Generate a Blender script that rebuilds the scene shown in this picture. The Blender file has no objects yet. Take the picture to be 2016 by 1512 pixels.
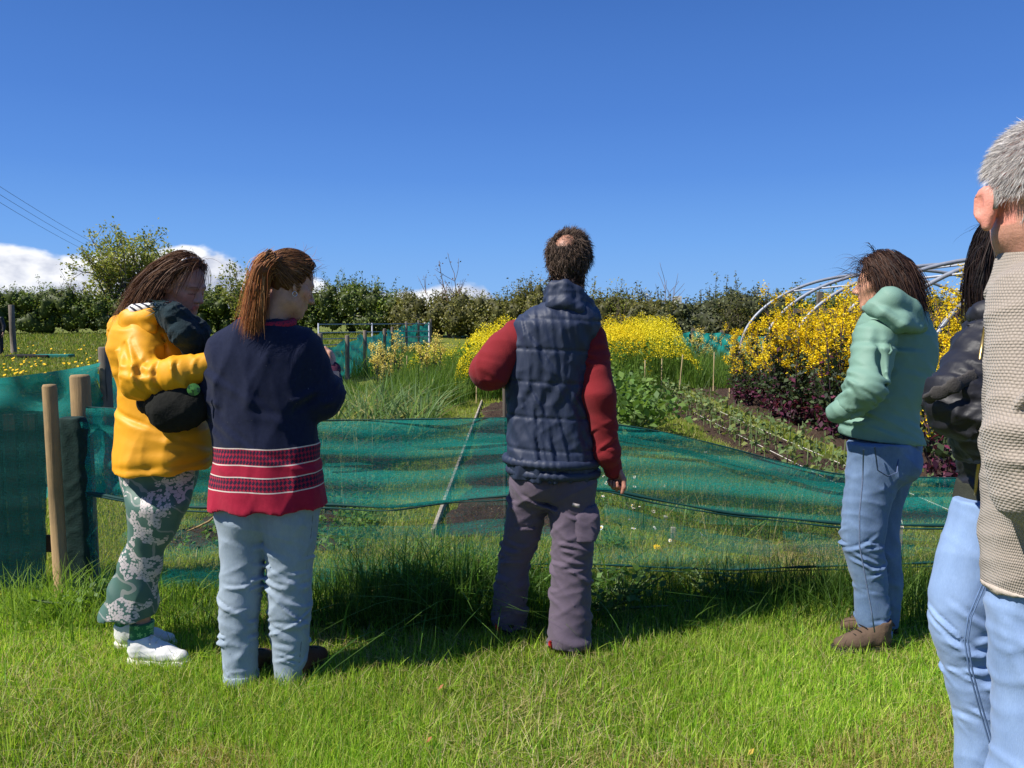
import bpy, math, random
import numpy as np
from mathutils import Vector, Matrix
rng = np.random.default_rng(7); random.seed(7)
SC = bpy.context.scene; COL = SC.collection
F = 1500.0; H = 1.41; TH = math.atan(126 / F); CT, ST = math.cos(TH), math.sin(TH)
A3 = lambda *v: np.array(v, float)
def at(px, py, Y):
    """point at depth Y whose bearing was measured on the photograph"""
    xc = (px - 1008) / F; yc = (756 - py) / F
    dy = CT + yc * ST; dz = -ST + yc * CT
    return A3(xc / dy * Y, Y, H + dz / dy * Y)
def gz(x, y):
    y = np.asarray(y, float)
    t = np.clip((y - 22) / 26, 0, 1)
    return 0.62 * t * t * (3 - 2 * t) + 0.0 * np.asarray(x)
def gnd(px, py):
    p = at(px, py, 1.0); k = H / (H - p[2]); return A3(p[0] * k, k, 0)
# ------------------------------------------------------------ object helpers
def setp(o, label=None, cat=None, group=None, kind=None):
    if label: o['label'] = label
    if cat: o['category'] = cat
    if group: o['group'] = group
    if kind: o['kind'] = kind
    return o
def empty(name, loc, label, cat, group=None):
    o = bpy.data.objects.new(name, None); COL.objects.link(o); o.location = loc; o.empty_display_size = .1
    return setp(o, label, cat, group)
def mesh_np(name, V, Fc, mats, parent=None, base=None, smooth=True, mi=None, col=None, uv=None):
    """V (n,3); Fc: quads (m,4) array, or list of index lists"""
    me = bpy.data.meshes.new(name); V = np.asarray(V, np.float32)
    if base is not None: V = V - np.asarray(base, np.float32)
    if isinstance(Fc, np.ndarray):
        m, k = Fc.shape
        me.vertices.add(len(V)); me.vertices.foreach_set('co', V.ravel())
        me.loops.add(m * k); me.loops.foreach_set('vertex_index', Fc.astype(np.int32).ravel())
        me.polygons.add(m); me.polygons.foreach_set('loop_start', np.arange(0, m * k, k, dtype=np.int32))
        if mi is not None: me.polygons.foreach_set('material_index', np.asarray(mi, np.int32))
        me.update(calc_edges=True); me.validate()
    else:
        me.from_pydata(V.tolist(), [], [list(f) for f in Fc])
        if mi is not None: me.polygons.foreach_set('material_index', np.asarray(mi, np.int32))
    if smooth: me.polygons.foreach_set('use_smooth', np.ones(len(me.polygons), bool))
    for mt in (mats if isinstance(mats, (list, tuple)) else [mats]): me.materials.append(mt)
    if col is not None:
        a = me.color_attributes.new('col', 'FLOAT_COLOR', 'POINT')
        c = np.ones((len(V), 4), np.float32); c[:, :3] = np.asarray(col).reshape(len(V), -1); a.data.foreach_set('color', c.ravel())
    if uv is not None:
        a = me.attributes.new('fab', 'FLOAT_VECTOR', 'POINT'); a.data.foreach_set('vector', np.asarray(uv, np.float32).ravel())
    o = bpy.data.objects.new(name, me); COL.objects.link(o)
    if parent is not None: o.parent = parent
    return o
def dup(o, loc=None, rz=None, sc=None, label=None, group=None, parent=None):
    c = o.copy(); COL.objects.link(c)
    if parent is not None: c.parent = parent
    if loc is not None: c.location = loc
    if rz is not None: c.rotation_euler[2] = rz
    if sc is not None: c.scale = (sc, sc, sc)
    if label: c['label'] = label
    if group: c['group'] = group
    for ch in list(o.children): dup(ch, parent=c)
    return c
# ------------------------------------------------------------ node helpers
class NT:
    def __init__(s, tree): s.t = tree; s.N = tree.nodes; s.L = tree.links
    def n(s, typ, ins=None, **kw):
        nd = s.N.new(typ)
        for k, v in kw.items(): setattr(nd, k, v)
        for k, v in (ins or {}).items():
            sk = nd.inputs[k]
            if isinstance(v, bpy.types.NodeSocket): s.L.new(v, sk)
            else:
                if isinstance(v, (tuple, list)) and len(v) == 3 and sk.type == 'RGBA': v = (*v, 1)
                sk.default_value = v
        return nd
    def m(s, op, a, b=None, c=None, clamp=False):
        i = {0: a}
        if b is not None: i[1] = b
        if c is not None: i[2] = c
        return s.n('ShaderNodeMath', i, operation=op, use_clamp=clamp).outputs[0]
    def ramp(s, fac, pts, interp='LINEAR'):
        nd = s.n('ShaderNodeValToRGB', {0: fac}); cr = nd.color_ramp; cr.interpolation = interp
        while len(cr.elements) < len(pts): cr.elements.new(.5)
        for e, (p, c) in zip(cr.elements, pts):
            e.position = p; e.color = (*c, 1) if len(c) == 3 else c
        return nd.outputs[0]
    def mix(s, f, a, b, typ='MIX'):
        nd = s.n('ShaderNodeMix', data_type='RGBA', blend_type=typ)
        for k, v in ((0, f), (6, a), (7, b)):
            if isinstance(v, bpy.types.NodeSocket): s.L.new(v, nd.inputs[k])
            else: nd.inputs[k].default_value = (*v, 1) if isinstance(v, (tuple, list)) and len(v) == 3 else v
        return nd.outputs[2]
    def noise(s, scale, detail=3, vec=None, rough=.5):
        i = {'Scale': scale, 'Detail': detail, 'Roughness': rough}
        if vec is not None: i['Vector'] = vec
        return s.n('ShaderNodeTexNoise', i).outputs[0]
    def obj(s): return s.n('ShaderNodeTexCoord').outputs['Object']
    def sep(s, v): return s.n('ShaderNodeSeparateXYZ', {0: v}).outputs
    def attr(s, name, out=0): return s.n('ShaderNodeAttribute', attribute_name=name).outputs[out]
    def scalev(s, v, sc): return s.n('ShaderNodeVectorMath', {0: v, 1: sc}, operation='MULTIPLY').outputs[0]
def newmat(name):
    m = bpy.data.materials.new(name); m.use_nodes = True; m.node_tree.nodes.clear(); T = NT(m.node_tree)
    out = T.n('ShaderNodeOutputMaterial'); return m, T, out
def mat(name, col, rough=.8, var=.15, vs=6.0, bump=0., bs=60., sheen=0., spec=.3, aniso=None, metal=0., fold=0., fs=9., trans=0., coat=0.):
    """one cloth / wood / paint material: colour with soft mottling, weave bump, larger soft crumple"""
    m, T, out = newmat(name); v = T.obj()
    vv = T.scalev(v, aniso) if aniso else v
    n1 = T.noise(vs, 4, vv, .6)
    base = T.attr('col') if col is None else None
    f = T.m('MULTIPLY_ADD', T.m('SUBTRACT', n1, .5), var * 3.2, 1.0)
    c = T.n('ShaderNodeVectorMath', {0: base if base is not None else tuple(col), 1: f}, operation='MULTIPLY').outputs[0]
    ps = T.n('ShaderNodeBsdfPrincipled', {'Base Color': c, 'Roughness': rough, 'Specular IOR Level': spec, 'Metallic': metal, 'Sheen Weight': sheen, 'Coat Weight': coat})
    nrm = None
    if fold:
        nrm = T.n('ShaderNodeBump', {'Strength': min(1, fold * .55), 'Distance': .012, 'Height': T.noise(fs, 3, vv, .45)}).outputs[0]
    if bump:
        i = {'Strength': bump, 'Distance': .004, 'Height': T.noise(bs, 3, vv, .6)}
        if nrm is not None: i['Normal'] = nrm
        nrm = T.n('ShaderNodeBump', i).outputs[0]
    if nrm is not None: T.L.new(nrm, ps.inputs['Normal'])
    sh = ps.outputs[0]
    if trans:
        tr = T.n('ShaderNodeBsdfTranslucent', {0: c})
        sh = T.n('ShaderNodeMixShader', {0: trans, 1: sh, 2: tr.outputs[0]}).outputs[0]
    T.L.new(sh, out.inputs[0]); return m
def leafmat(name, trans=.35, rough=.55, spec=.3):
    m, T, out = newmat(name); c = T.attr('col')
    ps = T.n('ShaderNodeBsdfPrincipled', {'Base Color': c, 'Roughness': rough, 'Specular IOR Level': spec})
    tr = T.n('ShaderNodeBsdfTranslucent', {0: T.n('ShaderNodeVectorMath', {0: c, 1: (1.25, 1.25, .7)}, operation='MULTIPLY').outputs[0]})
    mx = T.n('ShaderNodeMixShader', {0: trans, 1: ps.outputs[0], 2: tr.outputs[0]})
    T.L.new(mx.outputs[0], out.inputs[0]); return m
# ------------------------------------------------------------ signed distance modelling
def nrm(v): v = np.asarray(v, float); return v / (np.linalg.norm(v) + 1e-12)
def smin(a, b, k):
    if k <= 0: return np.minimum(a, b)
    h = np.clip(.5 + .5 * (b - a) / k, 0, 1); return b * (1 - h) + a * h - k * h * (1 - h)
class Field:
    def __init__(s, lo, hi, h):
        s.h = h; s.lo = np.asarray(lo, float) - 3 * h; hi = np.asarray(hi, float) + 3 * h
        s.ax = [np.arange(s.lo[i], hi[i] + h, h).astype(np.float32) for i in range(3)]
        s.D = np.full([len(a) for a in s.ax], .25, np.float32)
    def _sl(s, lo, hi):
        sl = []
        for i in range(3):
            a = max(0, int((lo[i] - s.lo[i]) / s.h)); b = min(len(s.ax[i]), int((hi[i] - s.lo[i]) / s.h) + 2)
            if b <= a: return None, None
            sl.append(slice(a, b))
        x, y, z = s.ax[0][sl[0]][:, None, None], s.ax[1][sl[1]][None, :, None], s.ax[2][sl[2]][None, None, :]
        return tuple(sl), (x, y, z)
    def _put(s, sl, d, k, op):
        b = s.D[sl]
        s.D[sl] = smin(b, d, k) if op == 'u' else (-smin(-b, d, k) if op == 's' else np.maximum(b, d))
    def cap(s, a, b, ra, rb=None, k=.02, op='u', sq=None):
        """tapered capsule; sq=(axis, factor) flattens it along an axis"""
        a, b = np.asarray(a, float), np.asarray(b, float); rb = ra if rb is None else rb; R = max(ra, rb) + .06 + k
        if sq: R = R * max(1, sq[1])
        sl, g = s._sl(np.minimum(a, b) - R, np.maximum(a, b) + R)
        if sl is None: return s
        ab = b - a; L2 = float(ab @ ab) + 1e-9
        px, py, pz = g[0] - np.float32(a[0]), g[1] - np.float32(a[1]), g[2] - np.float32(a[2])
        t = np.clip((px * ab[0] + py * ab[1] + pz * ab[2]) / L2, 0, 1)
        dx, dy, dz = px - t * ab[0], py - t * ab[1], pz - t * ab[2]
        if sq:
            n = nrm(sq[0]); q = dx * n[0] + dy * n[1] + dz * n[2]; w = q * (1 / sq[1] - 1)
            dx, dy, dz = dx + w * n[0], dy + w * n[1], dz + w * n[2]
        d = np.sqrt(dx * dx + dy * dy + dz * dz) - (ra + t * (rb - ra))
        if sq and sq[1] < 1: d = d * np.float32(max(sq[1], .5))
        s._put(sl, d.astype(np.float32), k, op); return s
    def chain(s, pts, rs, k=.02, op='u', sq=None):
        for i in range(len(pts) - 1): s.cap(pts[i], pts[i + 1], rs[i], rs[i + 1], k, op, sq)
        return s
    def ell(s, c, ax, r, k=.02, op='u'):
        """ellipsoid; ax = rows of three orthonormal axes"""
        c = np.asarray(c, float); M = np.asarray(ax, float); R = max(r) + .06 + k
        sl, g = s._sl(c - R, c + R)
        if sl is None: return s
        p = [g[i] - np.float32(c[i]) for i in range(3)]
        q = [(p[0] * M[i][0] + p[1] * M[i][1] + p[2] * M[i][2]) / r[i] for i in range(3)]
        l0 = np.sqrt(q[0] ** 2 + q[1] ** 2 + q[2] ** 2); l1 = np.sqrt((q[0] / r[0]) ** 2 + (q[1] / r[1]) ** 2 + (q[2] / r[2]) ** 2) + 1e-6
        s._put(sl, (l0 * (l0 - 1) / l1).astype(np.float32), k, op); return s
    def loft(s, rows, k=.02, op='u', n=2.0, capk=.0):
        """rows of (z, cx, cy, rx, ry): a solid of elliptic slices"""
        r = np.array(sorted(rows), float); zl, zh = r[0, 0], r[-1, 0]; m = .09
        lo = A3((r[:, 1] - r[:, 3]).min() - m, (r[:, 2] - r[:, 4]).min() - m, zl - m); hi = A3((r[:, 1] + r[:, 3]).max() + m, (r[:, 2] + r[:, 4]).max() + m, zh + m)
        sl, g = s._sl(lo, hi)
        if sl is None: return s
        zz = np.clip(g[2].ravel(), zl, zh)
        # monotone-ish smooth interpolation
        zf = np.linspace(zl, zh, 160); it = []
        for i in range(1, 5):
            v = np.interp(zf, r[:, 0], r[:, i]); w = np.ones(9) / 9
            v = np.convolve(np.pad(v, 4, 'edge'), w, 'valid'); it.append(np.interp(zz, zf, v).astype(np.float32)[None, None, :])
        cx, cy, rx, ry = it
        qx, qy = np.abs(g[0] - cx) / rx, np.abs(g[1] - cy) / ry
        l = (qx ** n + qy ** n) ** (1 / n) if n != 2 else np.sqrt(qx * qx + qy * qy)
        d = (l - 1) * np.minimum(rx, ry)
        d = np.maximum(d, np.maximum(g[2] - zh, zl - g[2]))
        s._put(sl, d.astype(np.float32), k, op); return s
    def cut(s, p, nv):
        """keep the side the normal points away from"""
        x, y, z = s.ax[0][:, None, None], s.ax[1][None, :, None], s.ax[2][None, None, :]; n = nrm(nv)
        s.D = np.maximum(s.D, ((x - p[0]) * n[0] + (y - p[1]) * n[1] + (z - p[2]) * n[2]).astype(np.float32)); return s
    def disp(s, fn, band=.05):
        i = np.nonzero(np.abs(s.D) < band); P = np.stack([s.ax[k][i[k]] for k in range(3)], 1).astype(float)
        s.D[i] += fn(P).astype(np.float32); return s
    def mesh(s):
        D = s.D; S = D < 0; nx, ny, nz = D.shape
        c = [(i, j, k) for i in (0, 1) for j in (0, 1) for k in (0, 1)]
        cnt = np.zeros((nx - 1, ny - 1, nz - 1), np.int8)
        for (i, j, k) in c: cnt += S[i:nx - 1 + i, j:ny - 1 + j, k:nz - 1 + k]
        ii = np.argwhere((cnt > 0) & (cnt < 8)); idx = np.full(cnt.shape, -1, np.int32); idx[tuple(ii.T)] = np.arange(len(ii))
        val = np.stack([D[ii[:, 0] + i, ii[:, 1] + j, ii[:, 2] + k] for (i, j, k) in c], 1); cc = np.array(c, float)
        P = np.zeros((len(ii), 3)); W = np.zeros(len(ii))
        for a in range(8):
            for b in range(a + 1, 8):
                if np.abs(cc[a] - cc[b]).sum() != 1: continue
                va, vb = val[:, a], val[:, b]; x = (va < 0) != (vb < 0)
                t = np.where(x, va / np.where(x, va - vb, 1), 0)
                P += np.where(x[:, None], cc[a] + t[:, None] * (cc[b] - cc[a]), 0); W += x
        V = s.lo + s.h * (ii + P / W[:, None]); Q = []
        for ax in range(3):
            o = [0, 1, 2]; o.remove(ax); u, v = o
            sl0 = [slice(None)] * 3; sl1 = [slice(None)] * 3; sl0[ax] = slice(0, -1); sl1[ax] = slice(1, None)
            A, B = S[tuple(sl0)], S[tuple(sl1)]; e = np.argwhere(A != B)
            e = e[(e[:, u] > 0) & (e[:, v] > 0) & (e[:, u] < D.shape[u] - 1) & (e[:, v] < D.shape[v] - 1)]
            ins = A[tuple(e.T)]
            def cell(du, dv):
                q = e.copy(); q[:, u] -= du; q[:, v] -= dv; return idx[tuple(q.T)]
            q = np.stack([cell(1, 1), cell(0, 1), cell(0, 0), cell(1, 0)], 1)
            flip = ins if ax != 1 else ~ins
            q[~flip] = q[~flip][:, ::-1]; Q.append(q)
        Q = np.concatenate(Q); Q = Q[(Q >= 0).all(1)]
        return V, Q
def wrinkle(seed, amp, wl, n=5, dirs=None):
    """folds: a sum of warped waves of about the given wavelength"""
    r = np.random.default_rng(seed); W = []
    for i in range(n):
        d = nrm(r.normal(size=3)) if dirs is None else nrm(np.asarray(dirs[i % len(dirs)], float) + r.normal(size=3) * .22)
        W.append((d * 2 * np.pi / (wl * 1.25 * r.uniform(.75, 1.6)), r.uniform(0, 6.28), nrm(r.normal(size=3)) * 2 * np.pi / (wl * 2.6), r.uniform(0, 6.28)))
    def fn(P):
        o = 0
        for d, ph, e, p2 in W:
            s_ = np.sin(P @ d + ph + 1.5 * np.sin(P @ e + p2)); g = .5 + .5 * np.sin(P @ e * 1.3 + ph)
            o = o - (1 - np.abs(s_)) ** 2 * g
        return (o + .12 * n) * amp * .42
    return fn
def local(fn, c, r):
    c = np.asarray(c, float)
    return lambda P: fn(P) * np.exp(-((P - c) ** 2).sum(1) / (r * r))
# =============================================================== PEOPLE
def pbox(x0, y0, x1, y1, Y0, Y1, pad=.06):
    return bbox(*[at(x, y, Y) for x in (x0, x1) for y in (y0, y1) for Y in (Y0, Y1)], pad=pad)
def row(py, xl, xr, Y, ratio, dy=0.):
    a, b = at(xl, py, Y), at(xr, py, Y); r = (b[0] - a[0]) / 2
    return (a[2], (a[0] + b[0]) / 2, Y + dy, r, r * ratio)
def skin_mat():
    m, T, out = newmat('skin'); v = T.obj(); c = T.attr('col')
    f = T.m('MULTIPLY_ADD', T.m('SUBTRACT', T.noise(38, 5, v, .7), .5), .9, 1.0)
    c = T.n('ShaderNodeVectorMath', {0: c, 1: f}, operation='MULTIPLY').outputs[0]
    ps = T.n('ShaderNodeBsdfPrincipled', {'Base Color': c, 'Roughness': .5, 'Subsurface Weight': .05, 'Subsurface Radius': (.02, .008, .004), 'Specular IOR Level': .35})
    b = T.n('ShaderNodeBump', {'Strength': .45, 'Distance': .002, 'Height': T.noise(220, 3, v)}); T.L.new(b.outputs[0], ps.inputs['Normal'])
    T.L.new(ps.outputs[0], out.inputs[0]); return m
SKIN = skin_mat()
def hair_mat(name, rough=.6, spec=.22):
    m, T, out = newmat(name); c = T.attr('col')
    ps = T.n('ShaderNodeBsdfPrincipled', {'Base Color': c, 'Roughness': rough, 'Specular IOR Level': spec})
    tr = T.n('ShaderNodeBsdfTranslucent', {0: c}); mx = T.n('ShaderNodeMixShader', {0: .25, 1: ps.outputs[0], 2: tr.outputs[0]})
    T.L.new(mx.outputs[0], out.inputs[0]); return m
HAIR = hair_mat('hair')
def frame(f, u=(0, 0, 1)):
    f = nrm(f); s = nrm(np.cross(f, u)); u = np.cross(s, f); return f, u, s
def head(fd, c, fr, sc=.93, neck=None, nr=.056):
    f, u, s = fr; c = np.asarray(c, float); q = lambda a, b, d=0: c + (f * a + u * b + s * d) * sc
    fd.ell(q(-.012, .03), (f, s, u), (.097 * sc, .077 * sc, .092 * sc), .01)
    fd.ell(q(.03, -.04), (f, s, u), (.062 * sc, .060 * sc, .085 * sc), .03)
    for e in (1, -1):
        fd.cap(q(.0, -.075, .043 * e), q(.062, -.104, .012 * e), .022 * sc, .019 * sc, .025)
        fd.cap(q(.05, -.028, .04 * e), q(.03, -.02, .055 * e), .020 * sc, .018 * sc, .02)
        fd.cap(q(.084, .018, .010 * e), q(.070, .018, .045 * e), .011 * sc, .010 * sc, .012)
    fd.cap(q(.062, -.112), q(.060, -.106), .021 * sc, .021 * sc, .02)
    for e in (1, -1):
        fd.ell(q(.1, -.004, .032 * e), (f, s, u), (.02 * sc, .017 * sc, .012 * sc), .012, 's')
        fd.ell(q(.072, -.006, .031 * e), (f, s, u), (.0135 * sc, .0135 * sc, .0125 * sc), .003)
    fd.cap(q(.088, .004), q(.112, -.036), .008 * sc, .0125 * sc, .01)
    for e in (1, -1): fd.ell(q(.098, -.041, .0125 * e), (f, s, u), (.011 * sc, .008 * sc, .009 * sc), .006)
    fd.cap(q(.086, -.066, -.018), q(.091, -.064, 0), .006 * sc, .0075 * sc, .006).cap(q(.091, -.064, 0), q(.086, -.066, .018), .0075 * sc, .006 * sc, .006)
    fd.cap(q(.084, -.077, -.014), q(.088, -.078, .014), .0075 * sc, .0075 * sc, .006)
    fd.cap(q(.096, -.0705, -.02), q(.096, -.0705, .02), .0025 * sc, .0025 * sc, .004, 's')
    for e in (1, -1):
        ax = (nrm(f * .93 - s * .35 * e), nrm(s * e + f * .35), u)
        fd.ell(q(-.014, -.012, .079 * e), ax, (.019 * sc, .0075 * sc, .032 * sc), .008)
        fd.ell(q(-.010, -.008, .089 * e), ax, (.010 * sc, .007 * sc, .018 * sc), .004, 's')
    if neck is not None: fd.cap(q(-.022, -.06), neck, nr * sc, nr * 1.12, .03)
    return q
def hand(fd, w, d, pn, th, curl=.5, L=.185):
    """palm with four unequal bent fingers and a thumb; d along the palm, pn the way fingers bend, th the thumb's side"""
    d = nrm(d); pn = nrm(pn - d * (pn @ d)); sd = nrm(np.cross(d, pn)); sd = sd * np.sign(sd @ np.asarray(th, float) or 1); k = L / .185
    for i, (o, pl, fl) in enumerate(((.028, .088, .072), (.009, .092, .080), (-.010, .088, .074), (-.027, .080, .058))):
        b = w + d * .015 * k + sd * o * .55 * k; kn = w + (d * pl + sd * o) * k; fd.cap(b, kn, .0135 * k, .0115 * k, .012)
        p, a, r = kn, 0., .0092 * k
        for j, fr_ in enumerate((.45, .31, .24)):
            a += curl * (.9, 1.15, .8)[j] * (1 + .06 * i); q = p + (d * math.cos(a) + pn * math.sin(a)) * fl * fr_ * k
            fd.cap(p, q, r, r * .9, .004); p, r = q, r * .9
    b = w + (d * .028 + sd * .024) * k; m1 = b + (d * .036 + sd * .026 + pn * .016) * k; m2 = m1 + (d * .03 + sd * .004 + pn * .018) * k; m3 = m2 + (d * .02 - sd * .008 + pn * .014) * k
    fd.chain([b, m1, m2, m3], [.0145 * k, .0115 * k, .010 * k, .008 * k], .006)
def skeleton(fd, j):
    P, C = j['pelvis'], j['chest']; fd.cap(P, C, .085, .085, .03); fd.cap(j['sh'][0], j['sh'][1], .045, .045, .03)
    for i in (0, 1):
        h, k, a = j['leg'][i]; fd.cap(P, h, .06, .055, .03).chain([h, k, a], [.055, .034, .027], .02)
        if 'toe' in j: fd.cap(a + A3(0, 0, -.03), j['toe'][i], .03, .022, .02)
        s, e, w = j['sh'][i], j['el'][i], j['wr'][i]; fd.chain([s, e, w], [.036, .028, .025], .015)
def body_mesh(parent, base, fd, tone, paint=None):
    V, Q = fd.mesh(); c = np.tile(np.asarray(tone, float), (len(V), 1))
    if paint: paint(V, c)
    return mesh_np('body', V, Q, SKIN, parent, base, col=c)
def facepaint(c, fr, sc, lip=(.36, .11, .09), brow=None, blush=None, hairc=None, eyes=True):
    f, u, s = fr
    def fn(V, C):
        l = (V - c) / sc; a, b, d = l @ f, l @ u, np.abs(l @ s); fr_ = a > .04
        def put(mask, col, w=1.): C[mask] = C[mask] * (1 - w) + np.asarray(col) * w
        put(fr_ & (np.abs(b + .0715) < .0115) & (d < .021) & (a > .07), lip, .75)
        if brow is not None: put(fr_ & (np.abs(b - .021 + .12 * (d - .03) ** 1) < .0042) & (d > .013) & (d < .05), brow, .8)
        if eyes: put(fr_ & (np.abs(b + .0115) < .0028) & (np.abs(d - .031) < .015), (.02, .012, .01), .85)
        if blush is not None: put((a > .03) & (np.abs(b + .03) < .02) & (d > .02), blush, .35)
    return fn
def garment(name, parent, base, fd, m, uvc=None, col=None, holes=None):
    V, Q = fd.mesh(); uv = None
    if uvc is not None:
        a = np.arctan2(V[:, 0] - uvc[0], -(V[:, 1] - uvc[1])); uv = np.stack([a * uvc[2], V[:, 2], V[:, 1] * 0], 1)
    return mesh_np(name, V, Q, m, parent, base, uv=uv, col=None if col is None else np.tile(col, (len(V), 1)) if np.ndim(col) == 1 else col(V))
def shoe(parent, base, heel, d, L, mu, ms, high=.0, name='shoe'):
    h = np.asarray(heel, float); h = A3(h[0], h[1], 0); d = nrm(A3(d[0], d[1], 0)); z = A3(0, 0, 1.); lo = np.minimum(h, h + d * L) - .07; hi = np.maximum(h, h + d * L) + .07; hi[2] = .2 + high; lo[2] = 0
    f = Field(lo, hi, .0055)
    f.cap(h + d * .045 + z * .05, h + d * (L - .045) + z * .036, .038, .034, .02, sq=(z, .8))
    f.cap(h + d * .05 + z * (.09 + high), h + d * .06 + z * .05, .043, .04, .02).cap(h + d * .075 + z * .085, h + d * .17 + z * .045, .038, .036, .03)
    f.cap(h + d * .05 + z * (.14 + high), h + d * .055 + z * (.1 + high), .034, .034, .012, 's'); f.cut((0, 0, .016), (0, 0, -1)); f.disp(wrinkle(int(abs(h[0] * 100)), .004, .05, 3))
    o = garment(name, parent, base, f, mu)
    f = Field(lo, A3(hi[0], hi[1], .06), .0055); f.cap(h + d * .045 + z * .01, h + d * (L - .042) + z * .01, .043, .042, 0).cut((0, 0, .027), z).cut((0, 0, .001), -z)
    V, Q = f.mesh(); mesh_np('sole', V, Q, ms, o, base)
    f = Field(lo, hi, .004); sd = np.cross(d, z)
    for i in range(4):
        p = h + d * (.105 + i * .024) + z * (.112 - i * .014 + high * .3); f.cap(p - sd * .022, p + sd * .022 + d * .01, .0035, .0035, .002)
    f.cap(p * 0 + h + d * .105 + z * (.12 + high * .3), h + d * .13 + z * .1 + sd * .045, .003, .003, .002)
    V, Q = f.mesh(); mesh_np('lace', V, Q, ms, o, base)
    return o
def strands(roots, flow, length, seg, width, cols, ctr=None, ell=None, lift=.004, seed=1, curl=0., ax=None, clump=0, cl_amt=.5):
    """ribbons of hair; flow(p,t) gives the growing direction, kept outside the skull ellipsoid"""
    r = np.random.default_rng(seed); N = len(roots); p = np.array(roots, float); L = length * r.uniform(.6, 1.15, N)
    ph = r.uniform(0, 6.28, (N, 2)); jit = r.normal(size=(N, 3)); lay = r.uniform(.2, 1, N) * lift; pts = [p.copy()]
    if clump:
        kc = r.integers(0, N, clump); cid = np.argmin(((p[:, None, :] - p[None, kc, :]) ** 2).sum(2), 1); cj = r.normal(size=(clump, 3))[cid]; jit = jit * (1 - cl_amt) + cj * cl_amt; ph = ph * .3 + r.uniform(0, 6.28, (clump, 2))[cid]
    for i in range(seg):
        t = i / seg; d = flow(p, t, jit); d = d / (np.linalg.norm(d, axis=1)[:, None] + 1e-9)
        if curl:
            e1 = np.cross(d, [.3, .5, .8]); e1 /= np.linalg.norm(e1, axis=1)[:, None] + 1e-9; e2 = np.cross(d, e1)
            d = d + curl * (e1 * np.sin(ph[:, :1] + i * 1.1) + e2 * np.cos(ph[:, 1:] + i * .9))
        p = p + d * (L / seg)[:, None]
        if ell is not None:
            q = p - ctr; l = np.stack([q @ ax[k] / (ell[k] + .003) for k in range(3)], 1); m = np.linalg.norm(l, axis=1); g = (1 + lay / np.mean(ell)) / np.maximum(m, 1e-6); ins = g > 1
            p[ins] = ctr + q[ins] * g[ins][:, None]
        pts.append(p.copy())
    P = np.stack(pts, 1); Tn = np.gradient(P, axis=1); ref = (P - (ctr if ctr is not None else P.mean((0, 1)))); W = np.cross(Tn, ref); W /= np.linalg.norm(W, axis=2)[:, :, None] + 1e-9
    rot = r.uniform(-.9, .9, N); Bn = np.cross(W, Tn); Bn /= np.linalg.norm(Bn, axis=2)[:, :, None] + 1e-9; W = W * np.cos(rot)[:, None, None] + Bn * np.sin(rot)[:, None, None]
    tt = np.linspace(0, 1, seg + 1); w = width * r.uniform(.5, 1.2, N)[:, None] * (1 - .85 * tt[None] ** 3) / 2
    V = np.stack([P - W * w[:, :, None], P + W * w[:, :, None]], 2).reshape(-1, 3)
    b = (np.arange(N)[:, None] * (seg + 1) + np.arange(seg)[None]) * 2; b = b.ravel(); Q = np.stack([b, b + 1, b + 3, b + 2], 1)
    ci = r.integers(0, len(cols), N); c = np.asarray(cols, float)[ci] * r.uniform(.7, 1.3, (N, 1)); C = np.repeat(c, (seg + 1) * 2, 0)
    return V, Q, C
def joinm(parts):
    V, Q, C, o = [], [], [], 0
    for v, q, c in parts:
        V.append(v); Q.append(q + o); C.append(c); o += len(v)
    return np.concatenate(V), np.concatenate(Q), np.concatenate(C)
def fibo(n, seed=0):
    r = np.random.default_rng(seed); v = r.normal(size=(n, 3)); return v / np.linalg.norm(v, axis=1)[:, None]
def scalp(n, c, fr, R, keep, seed=0):
    """root points on a skull; keep(f,s,u) masks the hairy part"""
    v = fibo(n, seed); v = v[keep(v[:, 0], v[:, 1], v[:, 2])]; f, u, s = fr
    return c + v[:, :1] * R[0] * f + v[:, 1:2] * R[1] * s + v[:, 2:] * R[2] * u
def tube(pts, r, n=8, closed=False):
    """swept tube as (V,Q)"""
    P = np.asarray(pts, float); T_ = np.gradient(P, axis=0); T_ /= np.linalg.norm(T_, axis=1)[:, None] + 1e-9; r = np.broadcast_to(np.asarray(r, float), (len(P),))
    ref = A3(.13, .27, .95) if abs(T_[0] @ A3(.13, .27, .95)) < .9 else A3(1, 0, 0); u = np.cross(T_, ref); u /= np.linalg.norm(u, axis=1)[:, None]; v = np.cross(T_, u)
    a = np.arange(n) / n * 2 * np.pi; V = P[:, None] + (u[:, None] * np.cos(a)[None, :, None] + v[:, None] * np.sin(a)[None, :, None]) * r[:, None, None]
    m = len(P); i = np.arange(m - 1)[:, None] * n; k = np.arange(n)[None]; k2 = (k + 1) % n
    Q = np.stack([i + k, i + k2, i + n + k2, i + n + k], 2).reshape(-1, 4); V = V.reshape(-1, 3)
    for e, st in ((0, 0), (m - 1, (m - 1) * n)):
        V = np.vstack([V, P[e]]); ci = len(V) - 1
        kk = np.arange(0, n, 2); Q = np.vstack([Q, np.stack([np.full(len(kk), ci), st + kk, st + (kk + 1) % n, st + (kk + 2) % n], 1)])
    return V, Q
def skel_from(sh, el, wr, leg, pelvis, chest, toe=None):
    j = dict(sh=sh, el=el, wr=wr, leg=leg, pelvis=pelvis, chest=chest)
    if toe: j['toe'] = toe
    return j
def up(v, dz): return np.asarray(v) + A3(0, 0, dz)
ALLF = lambda x: slice(None)
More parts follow.
